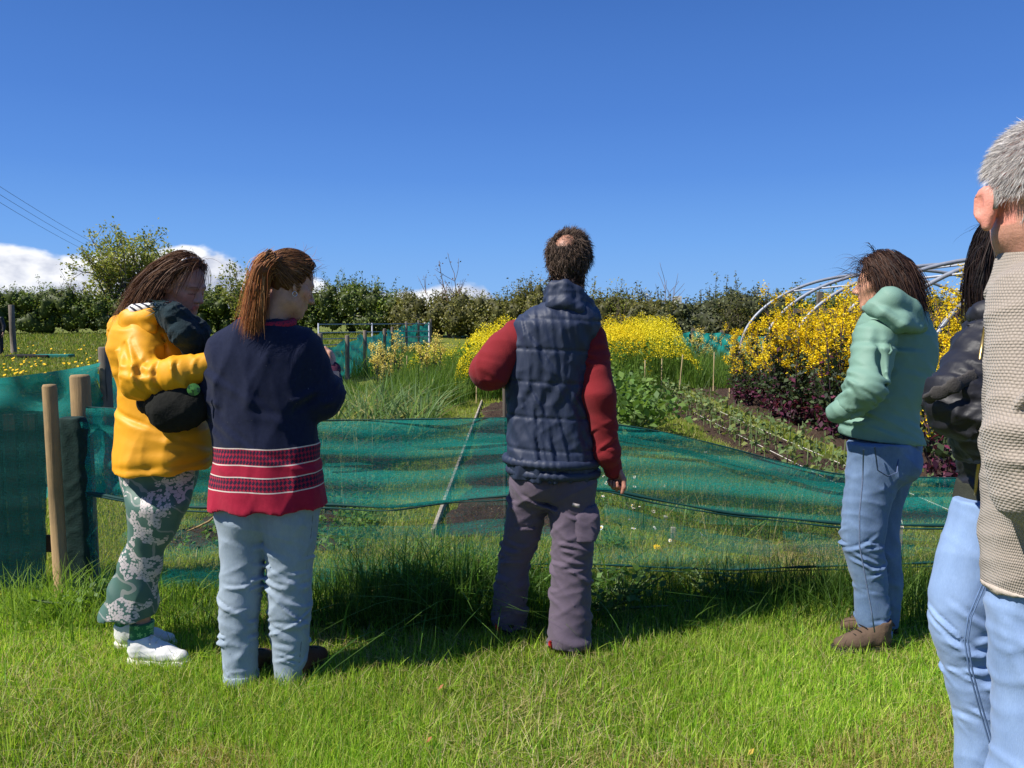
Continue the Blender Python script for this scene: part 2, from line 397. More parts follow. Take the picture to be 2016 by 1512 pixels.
def bands(T, z, edges):
    """1 inside each (lo,hi) of z"""
    o = None
    for lo, hi in edges:
        w = T.m('MULTIPLY', T.m('GREATER_THAN', z, lo), T.m('LESS_THAN', z, hi)); o = w if o is None else T.m('MAXIMUM', o, w)
    return o
# ---------------------------------------------------------------- materials
M_yellow = mat('yellow_raincoat', (.74, .33, .012), .52, .05, 5, .1, 90, spec=.3, fold=.3, fs=7)
M_sneak = mat('white_leather', (.70, .68, .66), .45, .05, 9, .2, 60); M_solew = mat('white_rubber', (.62, .6, .56), .7, .1, 20)
M_scarf = mat('dark_teal_wool', (.007, .020, .026), .95, .35, 30, .9, 120, sheen=.04, fold=.9, fs=16)
M_cord = mat('black_corduroy', (.016, .016, .014), .95, .2, 40, .6, 90, spec=.1)
M_brown = mat('brown_leather', (.075, .030, .018), .55, .25, 14, .3, 70); M_dksole = mat('dark_rubber', (.016, .014, .012), .8, .2, 20)
M_red = mat('red_sweatshirt', (.19, .012, .016), .95, .09, 7, .4, 260, sheen=.05, fold=.5, fs=10)
M_mauve = mat('mauve_work_cloth', (.098, .074, .104), .85, .10, 9, .3, 300, sheen=.1, fold=.8, fs=13)
M_navyv = mat('navy_quilted_nylon', (.020, .029, .060), .60, .10, 8, .2, 60, spec=.4, fold=.8, fs=22, aniso=(1, 1, .3))
M_mint = mat('mint_shell_fabric', (.165, .285, .222), .62, .06, 5, .12, 300, fold=.5, fs=12)
M_black = mat('black_puffer_nylon', (.014, .014, .019), .55, .2, 12, .15, 60, spec=.38, fold=.8, fs=18)
M_khaki = mat('dark_khaki_knit', (.030, .032, .022), .95, .2, 40, .6, 200)
M_boot = mat('brown_suede', (.105, .068, .045), .85, .25, 18, .4, 120); M_gold = mat('brass_zip', (.55, .38, .14), .35, .1, 40, metal=.8)
M_strap = mat('grey_webbing', (.055, .05, .048), .8, .2, 60, .5, 300); M_redgl = mat('red_plastic', (.35, .012, .02), .25, .05); M_silver = mat('silver', (.7, .7, .7), .25, .05, metal=1)
M_redtag = mat('red_webbing', (.55, .02, .02), .7, .1); M_purple = mat('plum_knit_cuff', (.06, .012, .03), .9, .2, 60, .6, 200)
M_greensock = None
def denim(name, c, worn, fs=10, fold=.9):
    m, T, out = newmat(name); v = T.obj(); x, y, z = T.sep(v)
    n = T.noise(5.5, 4, v, .6); t = T.noise(420, 2, T.scalev(v, (1, 1, .2)), .6); c1 = T.mix(T.m('MULTIPLY', T.m('SUBTRACT', n, .35, clamp=True), 2.2, clamp=True), c, worn)
    c1 = T.mix(T.m('MULTIPLY', t, .6), c1, tuple(min(1, w * 1.25) for w in worn)); c1 = T.mix(T.m('MULTIPLY', T.noise(38, 3, T.scalev(v, (1, 1, .3))), .42), c1, tuple(w * .55 for w in c))
    ps = T.n('ShaderNodeBsdfPrincipled', {'Base Color': c1, 'Roughness': .88, 'Specular IOR Level': .2, 'Sheen Weight': .1})
    b1 = T.n('ShaderNodeBump', {'Strength': fold * .5, 'Distance': .012, 'Height': T.noise(fs, 3, T.scalev(v, (1, 1, .8)), .5)}); b2 = T.n('ShaderNodeBump', {'Strength': .3, 'Distance': .002, 'Height': t, 'Normal': b1.outputs[0]})
    T.L.new(b2.outputs[0], ps.inputs['Normal']); T.L.new(ps.outputs[0], out.inputs[0]); return m
M_paleden = denim('pale_blue_denim', (.20, .26, .32), (.34, .40, .46)); M_blueden = denim('mid_blue_denim', (.070, .125, .24), (.18, .26, .40)); M_lightden = denim('light_blue_denim', (.17, .27, .48), (.27, .38, .59), 8, .6)
M_stitch = mat('denim_seam', (.085, .12, .22), .9, .2, 60); M_stitch2 = mat('pale_denim_seam', (.16, .19, .23), .9, .2, 60)
def floral_mat():
    m, T, out = newmat('floral_print'); v = T.obj()
    def flowers(scale, r0, seedv, petals):
        q = T.n('ShaderNodeVectorMath', {0: v, 1: seedv}, operation='ADD').outputs[0]; q = T.scalev(q, (1, .55, 1))
        vo = T.n('ShaderNodeTexVoronoi', {'Vector': q, 'Scale': scale, 'Randomness': .85}); d = T.n('ShaderNodeVectorMath', {0: T.scalev(q, (scale,) * 3), 1: T.scalev(vo.outputs['Position'], (scale,) * 3)}, operation='SUBTRACT').outputs[0]
        x, y, z = T.sep(d); rr = T.m('SQRT', T.m('ADD', T.m('MULTIPLY', x, x), T.m('MULTIPLY', z, z))); th = T.m('ADD', T.m('ARCTAN2', z, x), T.m('MULTIPLY', T.sep(vo.outputs['Color'])[0], 6.28))
        pet = T.m('ABSOLUTE', T.m('COSINE', T.m('MULTIPLY', th, petals / 2))); lim = T.m('MULTIPLY_ADD', T.m('POWER', pet, .7), r0 * .7, r0 * .3)
        core = T.m('GREATER_THAN', rr, r0 * .16); gap = T.m('GREATER_THAN', pet, .22)
        return T.m('MULTIPLY', T.m('MULTIPLY', T.m('LESS_THAN', rr, lim), core), gap)
    clus = T.m('GREATER_THAN', T.noise(8, 2, v, .5), .53)
    f1 = T.m('MULTIPLY', flowers(24, .46, (0, 0, 0), 5), clus); f2 = T.m('MULTIPLY', flowers(33, .42, (3.1, 1.7, .4), 4), clus)
    f = T.m('MAXIMUM', f1, f2)
    w = T.n('ShaderNodeTexWave', {'Vector': v, 'Scale': 6, 'Distortion': 9, 'Detail': 1.5, 'Detail Scale': 1.2}, wave_type='BANDS', bands_direction='DIAGONAL'); st = T.m('MULTIPLY', T.m('GREATER_THAN', w.outputs[1], .965), T.m('SUBTRACT', 1, f)); f = T.m('MAXIMUM', f, T.m('MULTIPLY', st, .35))
    c = T.mix(f, T.mix(T.noise(4, 2, v), (.040, .10, .078), (.070, .15, .115)), (.50, .44, .42))
    ps = T.n('ShaderNodeBsdfPrincipled', {'Base Color': c, 'Roughness': .55, 'Specular IOR Level': .35, 'Sheen Weight': .15})
    b = T.n('ShaderNodeBump', {'Strength': .4, 'Distance': .01, 'Height': T.noise(9, 3, T.scalev(v, (1, 1, .35)))}); T.L.new(b.outputs[0], ps.inputs['Normal']); T.L.new(ps.outputs[0], out.inputs[0]); return m
M_floral = floral_mat()
def sock_mat():
    m, T, out = newmat('green_daisy_sock'); v = T.obj(); vo = T.n('ShaderNodeTexVoronoi', {'Vector': v, 'Scale': 26., 'Randomness': .5}); q = T.n('ShaderNodeVectorMath', {0: T.scalev(v, (26,) * 3), 1: T.scalev(vo.outputs['Position'], (26,) * 3)}, operation='SUBTRACT').outputs[0]
    x, y, z = T.sep(q); rr = T.m('SQRT', T.m('ADD', T.m('MULTIPLY', x, x), T.m('MULTIPLY', z, z))); p = T.m('ABSOLUTE', T.m('COSINE', T.m('MULTIPLY', T.m('ARCTAN2', z, x), 2.5)))
    c = T.mix(T.m('LESS_THAN', rr, T.m('MULTIPLY_ADD', p, .22, .08)), (.012, .15, .045), (.16, .42, .14)); ps = T.n('ShaderNodeBsdfPrincipled', {'Base Color': c, 'Roughness': .95, 'Sheen Weight': .2})
    b = T.n('ShaderNodeBump', {'Strength': .5, 'Distance': .002, 'Height': T.n('ShaderNodeTexWave', {'Vector': v, 'Scale': 90}).outputs[1]}); T.L.new(b.outputs[0], ps.inputs['Normal']); T.L.new(ps.outputs[0], out.inputs[0]); return m
M_sock = sock_mat()
def zof(py, Y): return at(1008, py, Y)[2]
def sweater_mat(Y):
    m, T, out = newmat('navy_sweater_red_bands'); v = T.obj(); fb = T.attr('fab', 1); u, zz, _ = T.sep(fb); x, y, z = T.sep(v)
    z = T.m('ADD', z, T.m('MULTIPLY', T.m('SINE', T.m('MULTIPLY', u, 17)), .0025)); e = [zof(p, Y) for p in (886, 918, 941, 969)]
    hz = T.m('MAXIMUM', bands(T, z, [(e[1], e[0])]), bands(T, z, [(e[3], e[2])])); rd = T.m('LESS_THAN', z, e[0]); ln = bands(T, z, [(q - .0022, q + .0022) for q in e])
    k = 0.0185; us, zs = T.m('DIVIDE', u, k), T.m('DIVIDE', z, k); fu, fz = T.m('FRACT', us), T.m('FRACT', zs)
    a = T.m('GREATER_THAN', fu, .42); b = T.m('GREATER_THAN', fz, .40); sk = T.m('GREATER_THAN', T.m('FRACT', T.m('ADD', T.m('MULTIPLY', us, 2), T.m('MULTIPLY', zs, 2))), .5)
    ht = T.m('MAXIMUM', T.m('MULTIPLY', a, b), T.m('MULTIPLY', T.m('ABSOLUTE', T.m('SUBTRACT', a, b)), sk))
    ns = T.noise(60, 3, v, .7); navy = T.mix(ns, (.006, .009, .026), (.017, .022, .052)); red = T.mix(ns, (.26, .008, .028), (.42, .02, .05))
    c = T.mix(rd, navy, red); c = T.mix(T.m('MULTIPLY', hz, ht), c, (.020, .014, .035)); c = T.mix(ln, c, (.62, .52, .46)); lint = T.m('GREATER_THAN', T.noise(110, 1, v), .80); c = T.mix(T.m('MULTIPLY', lint, .25), c, (.4, .4, .42))
    ps = T.n('ShaderNodeBsdfPrincipled', {'Base Color': c, 'Roughness': .95, 'Sheen Weight': .08, 'Sheen Roughness': .5, 'Specular IOR Level': .12}); kn = T.n('ShaderNodeTexWave', {'Vector': T.scalev(fb, (1, .3, 1)), 'Scale': 70, 'Distortion': 1.5, 'Detail': 2}, bands_direction='X')
    b1 = T.n('ShaderNodeBump', {'Strength': .6, 'Distance': .02, 'Height': T.noise(7, 3, T.scalev(v, (1, 1, .5)))}); b2 = T.n('ShaderNodeBump', {'Strength': .35, 'Distance': .003, 'Height': T.mix(.5, kn.outputs[1], ns), 'Normal': b1.outputs[0]}); T.L.new(b2.outputs[0], ps.inputs['Normal']); T.L.new(ps.outputs[0], out.inputs[0]); return m
def waffle_mat():
    m, T, out = newmat('oatmeal_waffle_knit'); v = T.obj(); fb = T.attr('fab', 1); u, z, _ = T.sep(fb)
    u = T.m('ADD', u, T.m('MULTIPLY', T.noise(14, 2, v), .012)); z = T.m('ADD', z, T.m('MULTIPLY', T.noise(11, 2, T.scalev(v, (1.3, 1, 1))), .012))
    k, kz = .0072, .0056; rowi = T.m('FLOOR', T.m('DIVIDE', z, kz)); us = T.m('ADD', T.m('DIVIDE', u, k), T.m('MULTIPLY', T.m('MODULO', rowi, 2), .5))
    fu = T.m('SUBTRACT', T.m('FRACT', us), .5); fz = T.m('SUBTRACT', T.m('FRACT', T.m('DIVIDE', z, kz)), .5)
    h = T.m('MULTIPLY', T.m('COSINE', T.m('MULTIPLY', fu, 3.1416)), T.m('POWER', T.m('ABSOLUTE', T.m('COSINE', T.m('MULTIPLY', fz, 3.1416))), .7)); ns = T.noise(170, 3, v, .7)
    c = T.mix(ns, (.28, .23, .185), (.43, .37, .31)); c = T.mix(T.m('MULTIPLY', T.m('SUBTRACT', .42, h, clamp=True), 1.3, clamp=True), c, (.19, .155, .125))
    ps = T.n('ShaderNodeBsdfPrincipled', {'Base Color': c, 'Roughness': .95, 'Sheen Weight': .25, 'Specular IOR Level': .1}); b = T.n('ShaderNodeBump', {'Strength': .7, 'Distance': .003, 'Height': h}); b2 = T.n('ShaderNodeBump', {'Strength': .4, 'Distance': .002, 'Height': ns, 'Normal': b.outputs[0]})
    T.L.new(b2.outputs[0], ps.inputs['Normal']); T.L.new(ps.outputs[0], out.inputs[0]); return m
VOX = .007
def bbox(*pts, pad=.1):
    P = np.array(pts); return P.min(0) - pad, P.max(0) + pad
def sleeve(fd, s, e, w, rs, seed, k=.035):
    """sleeve of three radii with creases gathered at the bend and along the forearm"""
    fd.chain([s, e, w], rs, k)
def creases(fd, seed, c, d, R, n, amp, spread, op='u', r=.011, arc=(0, 6.28)):
    """n separate folds, each a short tapering stroke running slantwise round a limb at c with axis d"""
    g = np.random.default_rng(seed); d = nrm(d); e1 = nrm(np.cross(d, (.2, .9, .31))); e2 = np.cross(d, e1); n = int(n * 1.5)
    W = [(g.uniform(0, 6.283), g.uniform(.5, 1.3), g.normal(0, spread * .75), g.normal(0, .024) + .018 * (-1) ** k_, g.uniform(.55, 1.15) * r, g.uniform(.45, 1.2), g.uniform(-.02, .02)) for k_ in range(n)]
    def fn(P):
        q = P - c; h = q @ d; x, y = q @ e1, q @ e2; a = np.arctan2(y, x); rad = np.hypot(x, y); o = np.zeros(len(P))
        for a0, da, h0, sl, w, am, cv in W:
            t = (a - a0 + np.pi) % (2 * np.pi) - np.pi; win = np.clip(1 - (t / da) ** 2, 0, 1) ** 1.5; e = (h - h0 - sl * t - cv * t * t) / w
            o += am * win * (np.exp(-e * e) - .75 * np.exp(-((e - 1.7) / .8) ** 2))
        return -np.clip(o, -1.2, 1.4) * amp * .78 * (rad < R * 2.0)
    fd.disp(fn)
# ================================================================ A: woman in the yellow raincoat
def person_yellow():
    Y = 3.14; base = A3(at(300, 1290, Y)[0], Y, 0); t = empty('person', base, 'woman in yellow raincoat and floral green trousers, seen from the side looking down', 'person', 'people at the garden fence')
    fr = frame((.86, -.36, -.33)); c = at(363, 563, Y - .02)
    hip = [at(312, 905, 3.12), at(312, 905, 3.2)]; kn = [at(284, 1085, 3.06), at(284, 1085, 3.2)]; an = [at(281, 1262, 3.05), at(252, 1240, 3.2)]
    sh = [at(285, 665, 3.0), at(335, 662, 3.3)]; el = [at(283, 752, 2.9), at(350, 752, 3.36)]; wr = [at(408, 722, 2.93), at(425, 715, 3.12)]
    fd = Field(*bbox(c, *an, *sh, *el, *wr, pad=.2), .0052); nk = at(318, 640, Y); skeleton(fd, skel_from(sh, el, wr, [(hip[0], kn[0], an[0]), (hip[1], kn[1], an[1])], at(320, 880, Y), at(318, 690, Y), [an[0] + A3(.14, 0, -.06), an[1] + A3(.14, 0, -.06)]))
    head(fd, c, fr, .90, nk, .052)
    for i in (0, 1): hand(fd, wr[i], wr[i] - el[i] + A3(.02, 0, .03), A3(.1, .2, -1), A3(0, 0, 1.) if i == 0 else A3(0, -1, 0), .6, .165)
    body_mesh(t, base, fd, (.44, .23, .165), facepaint(c, fr, .90, (.42, .13, .11), (.10, .05, .03), (.55, .22, .16)))
    # raincoat
    f = Field(*pbox(225, 610, 440, 935, 2.8, 3.45, .08), VOX)
    f.loft([row(604, 262, 345, Y, 1.0), row(625, 244, 362, Y, 1.25), row(650, 234, 380, Y, 1.25), row(684, 224, 396, Y, 1.12), row(713, 231, 402, Y, 1.02), row(766, 244, 404, Y, .95), row(809, 241, 410, Y, .95), row(860, 239, 420, Y, 1.05), row(896, 236, 418, Y, 1.12), row(918, 236, 411, Y, 1.15)], .02, n=2.3)
    f.chain([at(282, 668, 3.0), at(281, 748, 2.9), at(350, 738, 2.88), at(425, 714, 2.92)], [.076, .074, .064, .046], .03); f.chain([at(330, 665, 3.3), at(352, 750, 3.36), at(425, 715, 3.12)], [.08, .075, .05], .03)
    creases(f, 3, at(284, 740, 2.9), A3(.8, 0, .5), .076, 12, .012, .06, r=.013); creases(f, 4, at(385, 725, 2.9), A3(1, 0, .2), .056, 9, .008, .09, r=.009); creases(f, 5, at(285, 700, 2.96), A3(0, 0, 1), .084, 6, .008, .08, r=.012)
    creases(f, 211, at(318, 840, Y), A3(.1, 0, 1), .22, 14, .007, .16, r=.016); f.disp(wrinkle(11, .007, .16, 5, [(1, .3, .2), (.8, .2, -.5), (.3, .3, .9)])); f.disp(local(wrinkle(12, .010, .09, 5), at(290, 750, 2.88), .12))
    f.cap(at(318, 660, 2.985), at(345, 745, 2.95), .006, .006, .008, 's'); f.disp(lambda P: .006 * np.sin(P[:, 0] * 38 + P[:, 1] * 21) * np.clip((.98 - P[:, 2]) / .15, 0, 1))
    o = garment('raincoat', t, base, f, M_yellow)
    g = Field(*pbox(225, 600, 320, 690, 2.9, 3.4, .05), VOX); pts = [at(300, 622, 2.96), at(262, 632, 3.0), at(242, 645, 3.14), at(252, 640, 3.28), at(290, 628, 3.34)]
    g.chain(pts, [.034, .045, .052, .045, .03], .02); g.chain([p + A3(-.005, 0, -.05) for p in pts], [.025, .04, .05, .04, .025], .02); g.disp(wrinkle(31, .012, .07, 5)); garment('hood', o, base, g, M_yellow)
    V, Q = tube([p + A3(.018, -.014, .043) for p in pts], [.010, .026, .026, .02, .01], 8); mesh_np('hood_lining', V, Q, M_stripe, o, base)
    # trousers
    ed = [(900, 241, 386), (950, 242, 381), (990, 255, 370), (1037, 257, 352), (1080, 247, 325), (1098, 241, 318), (1130, 229, 312), (1184, 208, 308), (1212, 195, 306)]
    f = Field(*pbox(185, 890, 390, 1240, 2.9, 3.4, .08), VOX)
    f.loft([row(a, l, r, 3.05 + .05 * (a < 960), .80 - .3 * (a < 960)) for a, l, r in ed], .02, n=2.2); f.loft([row(a - (8 if a > 1200 else 0), l - 2 + (a - 900) * .02, r + 4 - (a - 900) * .05, 3.2, .80) for a, l, r in ed], .03, n=2.2)
    f.disp(lambda P: .004 * np.sin((P[:, 0] + .62 * (P[:, 2] - .4)) * 55 + 3 * np.sin(P[:, 2] * 5)) * np.clip((1.0 - P[:, 2]) * 2, .15, 1)); f.disp(wrinkle(21, .008, .2, 4, [(1, .2, .3), (.7, .2, .5)]))
    garment('trousers', t, base, f, M_floral)
    for i, (a, heel) in enumerate(((an[0], at(252, 1312, 3.05)), (an[1], at(228, 1285, 3.19)))):
        f = Field(*bbox(a, heel, pad=.09), .005); f.cap(A3(a[0], a[1], .165 - .01 * i), A3(a[0] - .01, a[1], .05), .047, .043, .01).cut((0, 0, .17), (0, 0, 1)); f.disp(wrinkle(41 + i, .004, .03, 3, [(0, 0, 1)])); garment('sock', t, base, f, M_sock)
        shoe(t, base, A3(a[0] - .062, a[1], 0), (.97, -.14 + .1 * i), .275, M_sneak, M_solew)
    # scarf
    f = Field(*pbox(300, 580, 410, 705, 2.9, 3.4, .06), VOX)
    f.chain([at(310, 612, 2.98), at(346, 622, 2.94), at(384, 654, 3.0), at(384, 655, 3.2), at(340, 622, 3.3)], [.036, .046, .052, .055, .045], .02); f.chain([at(325, 628, 2.96), at(362, 655, 2.93), at(382, 672, 3.02), at(378, 676, 3.18)], [.03, .05, .054, .05], .02)
    f.chain([at(345, 612, 2.97), at(376, 640, 3.0), at(376, 640, 3.2)], [.03, .036, .036], .015); f.chain([at(376, 668, 2.96), at(372, 690, 2.98)], [.045, .03], .02); f.disp(wrinkle(51, .014, .06, 6, [(.4, .2, 1), (.7, 0, -.7)])); so = garment('scarf', t, base, f, M_scarf)
    rs = np.array([at(x, y, 2.93) for x, y in zip(np.random.default_rng(2).uniform(302, 350, 90), np.random.default_rng(3).uniform(592, 616, 90))])
    V, Q, C = strands(rs, lambda p, q, j: np.tile(A3(-.8, -.3, -.25 + .2 * q), (len(p), 1)) + j * .45, .045, 5, .003, [(.02, .05, .06), (.05, .10, .11)], seed=5); mesh_np('fringe', V, Q, HAIR, so, base, col=C)
    # hair
    f_, u, s = fr; R = A3(.097, .079, .095) * .91; cc = c + u * .028 - f_ * .011
    cols = [(.075, .032, .016), (.12, .052, .025), (.045, .019, .011), (.19, .095, .045)]
    keep = lambda a, b, d: ((a < .25) | (d > .55)) & (d > -.55 - .0 * a) & (a < .8) & (a < .30 + (d - .40) * 1.3)
    roots = scalp(6000, cc, fr, R, keep, 3); bk = nrm(A3(-.72, .05, -.58))
    def flow(p, q, j):
        l = p - cc; up_ = np.clip((l @ u) / .09, -1, 1)[:, None]; dn = A3(-.42, 0, -.91); d = A3(-.95, .1, .05) * np.clip(1.05 - 1.7 * q, 0, 1) + dn * (.55 + 1.0 * q) + j * (.08 + .12 * q) + A3(-.1, 0, .0) * q
        return d + (l * A3(0, 1, 0)) * 3 * (1 - q)
    V1, Q1, C1 = strands(roots, flow, .275, 13, .0024, cols, cc, R * 1.0, .024, 4, .05, (f_, s, u), 160, .42)
    g = Field(*bbox(c - .14, c + .14, at(235, 640, Y), pad=.05), .006); g.ell(cc - f_ * .014 + u * .004, (f_, s, u), R * A3(1.02, 1.06, 1.05), .02); g.chain([cc - f_ * .05 - u * .0, cc - f_ * .085 - u * .06, at(283, 612, Y - .02), at(262, 622, Y - .02)], [.065, .058, .042, .02], .04)
    g.cut(cc + f_ * .016 - u * .02, f_ * .86 - u * .5); g.disp(lambda P: .004 * np.sin((P - cc) @ (u * 190 + f_ * 130))); v, q_ = g.mesh(); cb = np.tile(A3(.045, .019, .010), (len(v), 1))
    w_ = scalp(90, cc, fr, R, lambda a, b, d: (d > .5) & (a > -.2), 9); V2, Q2, C2 = strands(w_, lambda p, q, j: np.tile(A3(.25 - q * .4, 0, .9 - 2.1 * q), (len(p), 1)) + j * .5, .10, 9, .002, cols, cc, R, .01, 8, .1, (f_, s, u))
    hv = joinm([(v, q_, cb), (V1, Q1, C1), (V2, Q2, C2)]); mesh_np('hair', hv[0], hv[1], HAIR, t, base, col=hv[2])
    V, Q = tube([cc + u * .098 + f_ * .03 + s * k * .08 - u * (k * k) * .03 for k in np.linspace(-.35, .75, 9)], .0036, 6); mesh_np('sunglasses', V, Q, M_sneak, t, base)
    # belt bag (a thing of its own)
    bb = empty('belt_bag', at(340, 815, 2.93), 'black corduroy belt bag with a round green sticker, worn under the yellow sleeve', 'bag'); b0 = at(340, 815, 2.93)
    f = Field(*pbox(262, 760, 415, 850, 2.8, 3.2, .06), .006); f.chain([at(288, 795, 2.93), at(330, 806, 2.86), at(368, 800, 2.87), at(398, 782, 2.97)], [.038, .068, .072, .05], .03, sq=((0, 1, 0), .7)); f.cap(at(335, 822, 2.87), at(358, 815, 2.87), .052, .05, .03, sq=((0, 1, 0), .7))
    f.chain([at(270, 780, 2.96), at(300, 790, 2.92), at(350, 775, 2.84), at(400, 757, 2.92)], [.014] * 4, .02, sq=((0, 1, 0), .6)); f.disp(wrinkle(61, .006, .08, 4)); garment('pouch', bb, b0, f, M_cord)
    n = nrm(A3(.25, -1, .05)); ctr = at(381, 767, 2.812); e1 = nrm(np.cross(n, (0, 0, 1))); e2 = np.cross(n, e1); Vv = [ctr + n * .003] + [ctr + (e1 * math.cos(a) + e2 * math.sin(a)) * .023 - n * (.0 if k == 0 else .004) for k in (0, 1) for a in np.arange(24) / 24 * 6.2832]
    Ff = [[0, 1 + i, 1 + (i + 1) % 24] for i in range(24)] + [[1 + i, 25 + i, 25 + (i + 1) % 24, 1 + (i + 1) % 24] for i in range(24)]; mesh_np('sticker', Vv, Ff, M_sticker, bb, b0, smooth=False)
def stripe_mat():
    m, T, out = newmat('navy_white_stripe'); v = T.obj(); w = T.n('ShaderNodeTexWave', {'Vector': v, 'Scale': 22., 'Distortion': 1}, bands_direction='DIAGONAL'); c = T.ramp(w.outputs[1], [(0, (.02, .022, .04)), (.35, (.7, .68, .66))], 'CONSTANT'); ps = T.n('ShaderNodeBsdfPrincipled', {'Base Color': c, 'Roughness': .9}); T.L.new(ps.outputs[0], out.inputs[0]); return m
M_stripe = stripe_mat()
def sticker_mat():
    m, T, out = newmat('green_sticker'); v = T.obj(); c = T.ramp(T.noise(70, 2, v), [(.50, (.07, .22, .035)), (.55, (.015, .06, .015))], 'CONSTANT'); ps = T.n('ShaderNodeBsdfPrincipled', {'Base Color': c, 'Roughness': .4}); T.L.new(ps.outputs[0], out.inputs[0]); return m
M_sticker = sticker_mat()
# ================================================================ B: woman in the navy sweater
def person_navy():
    Y = 2.93; base = A3(at(528, 1350, Y)[0], Y, 0); t = empty('person', base, 'woman with reddish ponytail, navy sweater with red bands and pale jeans', 'person', 'people at the garden fence')
    fr = frame((.66, .62, -.32)); c = at(573, 560, Y + .02); f_, u, s = fr
    hip = [at(486, 985, Y), at(570, 985, Y)]; kn = [at(472, 1165, 2.9), at(570, 1165, 2.94)]; an = [at(477, 1335, 2.87), at(577, 1330, 2.9)]
    sh = [at(436, 690, Y), at(606, 680, Y)]; el = [at(424, 800, 2.97), at(645, 795, 3.0)]; wr = [at(470, 745, 3.2), at(655, 733, 3.17)]
    fd = Field(*bbox(c, *an, *sh, *el, *wr, pad=.2), .005); skeleton(fd, skel_from(sh, el, wr, [(hip[0], kn[0], an[0]), (hip[1], kn[1], an[1])], at(528, 950, Y), at(522, 700, Y), [an[0] + A3(.03, .12, -.05), an[1] + A3(.06, .12, -.05)]))
    head(fd, c, fr, .92, at(525, 655, Y), .055); hand(fd, wr[0], A3(.35, .4, .45), A3(.5, 0, -.6), A3(0, 0, 1.), .7, .165); hand(fd, wr[1], A3(-.12, .25, .95), A3(-1, .1, .1), A3(-.3, -.6, .3), .75, .165)
    body_mesh(t, base, fd, (.46, .25, .175), facepaint(c, fr, .92, brow=(.14, .07, .03), blush=(.6, .22, .15)))
    f = Field(*pbox(390, 610, 690, 1000, 2.7, 3.25, .07), VOX)
    f.loft([row(628, 476, 562, Y, .95), row(640, 452, 588, Y, .72), row(662, 428, 612, Y, .60), row(700, 414, 626, Y, .60), row(760, 414, 622, Y, .64), row(820, 418, 619, Y, .66), row(890, 425, 626, Y, .74), row(950, 422, 634, Y, .80), row(993, 420, 639, Y, .82)], .02, n=2.3)
    f.chain([at(446, 690, Y), at(428, 785, 2.95), at(470, 752, 3.16)], [.072, .068, .045], .04); f.chain([at(596, 690, Y), at(633, 782, 2.97), at(654, 748, 3.14)], [.078, .078, .046], .04)
    creases(f, 6, at(631, 775, 2.95), A3(.3, .2, -.9), .074, 8, .01, .07, r=.014); creases(f, 7, at(428, 780, 2.94), A3(-.2, 0, -1), .066, 5, .005, .06, r=.013)
    creases(f, 271, at(525, 830, Y), A3(.5, 0, 1), .24, 12, .006, .16, r=.018); f.disp(wrinkle(71, .010, .2, 5, [(1, .2, .15), (.9, .2, -.3)])); f.disp(lambda P: .005 * np.sin(P[:, 0] * 45 + 2 * np.sin(P[:, 2] * 9)) * np.clip((1.15 - P[:, 2]) * 2, 0, 1))
    f.cap(at(592, 700, Y - .16), at(612, 812, Y - .12), .010, .016, .02, 's'); f.cap(at(440, 720, Y - .17), at(428, 812, Y - .12), .008, .012, .02, 's')
    o = garment('sweater', t, base, f, sweater_mat(2.78), (at(525, 800, Y)[0], Y, .22))
    pc = [at(525 + 52 * math.cos(a), 634 + 7 * math.sin(a) - 7 * math.cos(a) * 0, Y + .075 * math.sin(a) * -1) for a in np.linspace(0, 6.2832, 33)]; V, Q = tube(pc, .0155, 8); mesh_np('collar', V, Q, M_collar, o, base)
    g = Field(*bbox(wr[1], pad=.09), .005); g.cap(wr[1] + A3(-.004, -.03, -.015), wr[1] + A3(-.004, .01, .01), .04, .036, .01); garment('cuff', o, base, g, M_purple)
    # jeans
    L1 = [(975, 427, 545), (1020, 427, 538), (1059, 434, 527), (1110, 437, 520), (1176, 432, 514), (1237, 435, 506), (1300, 440, 506), (1334, 443, 508)]; L2 = [(975, 505, 632), (1023, 514, 627), (1060, 520, 622), (1109, 525, 614), (1151, 527, 611), (1190, 529, 613), (1260, 535, 608), (1346, 541, 603)]
    f = Field(*pbox(420, 960, 640, 1355, 2.7, 3.1, .07), .0065); f.loft([row(a, l, r, Y - (a - 975) * .00018, .98) for a, l, r in L1], .02, n=2.2); f.loft([row(a, l, r, Y - (a - 975) * .0001, .98) for a, l, r in L2], .012, n=2.2); f.ell(at(490, 1020, Y - .02), np.eye(3), (.085, .1, .09), .03).ell(at(570, 1020, Y - .02), np.eye(3), (.085, .1, .09), .03)
    creases(f, 8, at(570, 1165, 2.93), A3(.1, 0, 1), .078, 16, .010, .10, r=.010); creases(f, 9, at(472, 1185, 2.9), A3(0, 0, 1), .076, 14, .009, .12, r=.010); creases(f, 10, at(573, 1270, 2.91), A3(.05, 0, 1), .068, 10, .008, .10, r=.009); creases(f, 11, at(472, 1285, 2.88), A3(0, 0, 1), .064, 9, .008, .09, r=.008)
    f.disp(wrinkle(81, .009, .13, 6, [(.6, .3, .8), (-.7, .3, .7)])); o = garment('jeans', t, base, f, M_paleden)
    for l, a, Yh in ((at(475, 1330, 2.87), (443, 507), 2.87), (at(572, 1338, 2.9), (541, 603), 2.9)):
        r_ = (a[1] - a[0]) / 2 / F * Yh; g = Field(*bbox(l, pad=.12), .005); z0 = l[2]; g.loft([(z0 - .022, l[0], Yh, r_ + .004, (r_ + .004) * 1.08), (z0 + .0, l[0], Yh, r_ + .008, (r_ + .007) * 1.1), (z0 + .02, l[0], Yh, r_ + .004, (r_ + .004) * 1.08)], 0); g.disp(wrinkle(91, .004, .05, 3)); garment('turn_up', o, base, g, M_paleden)
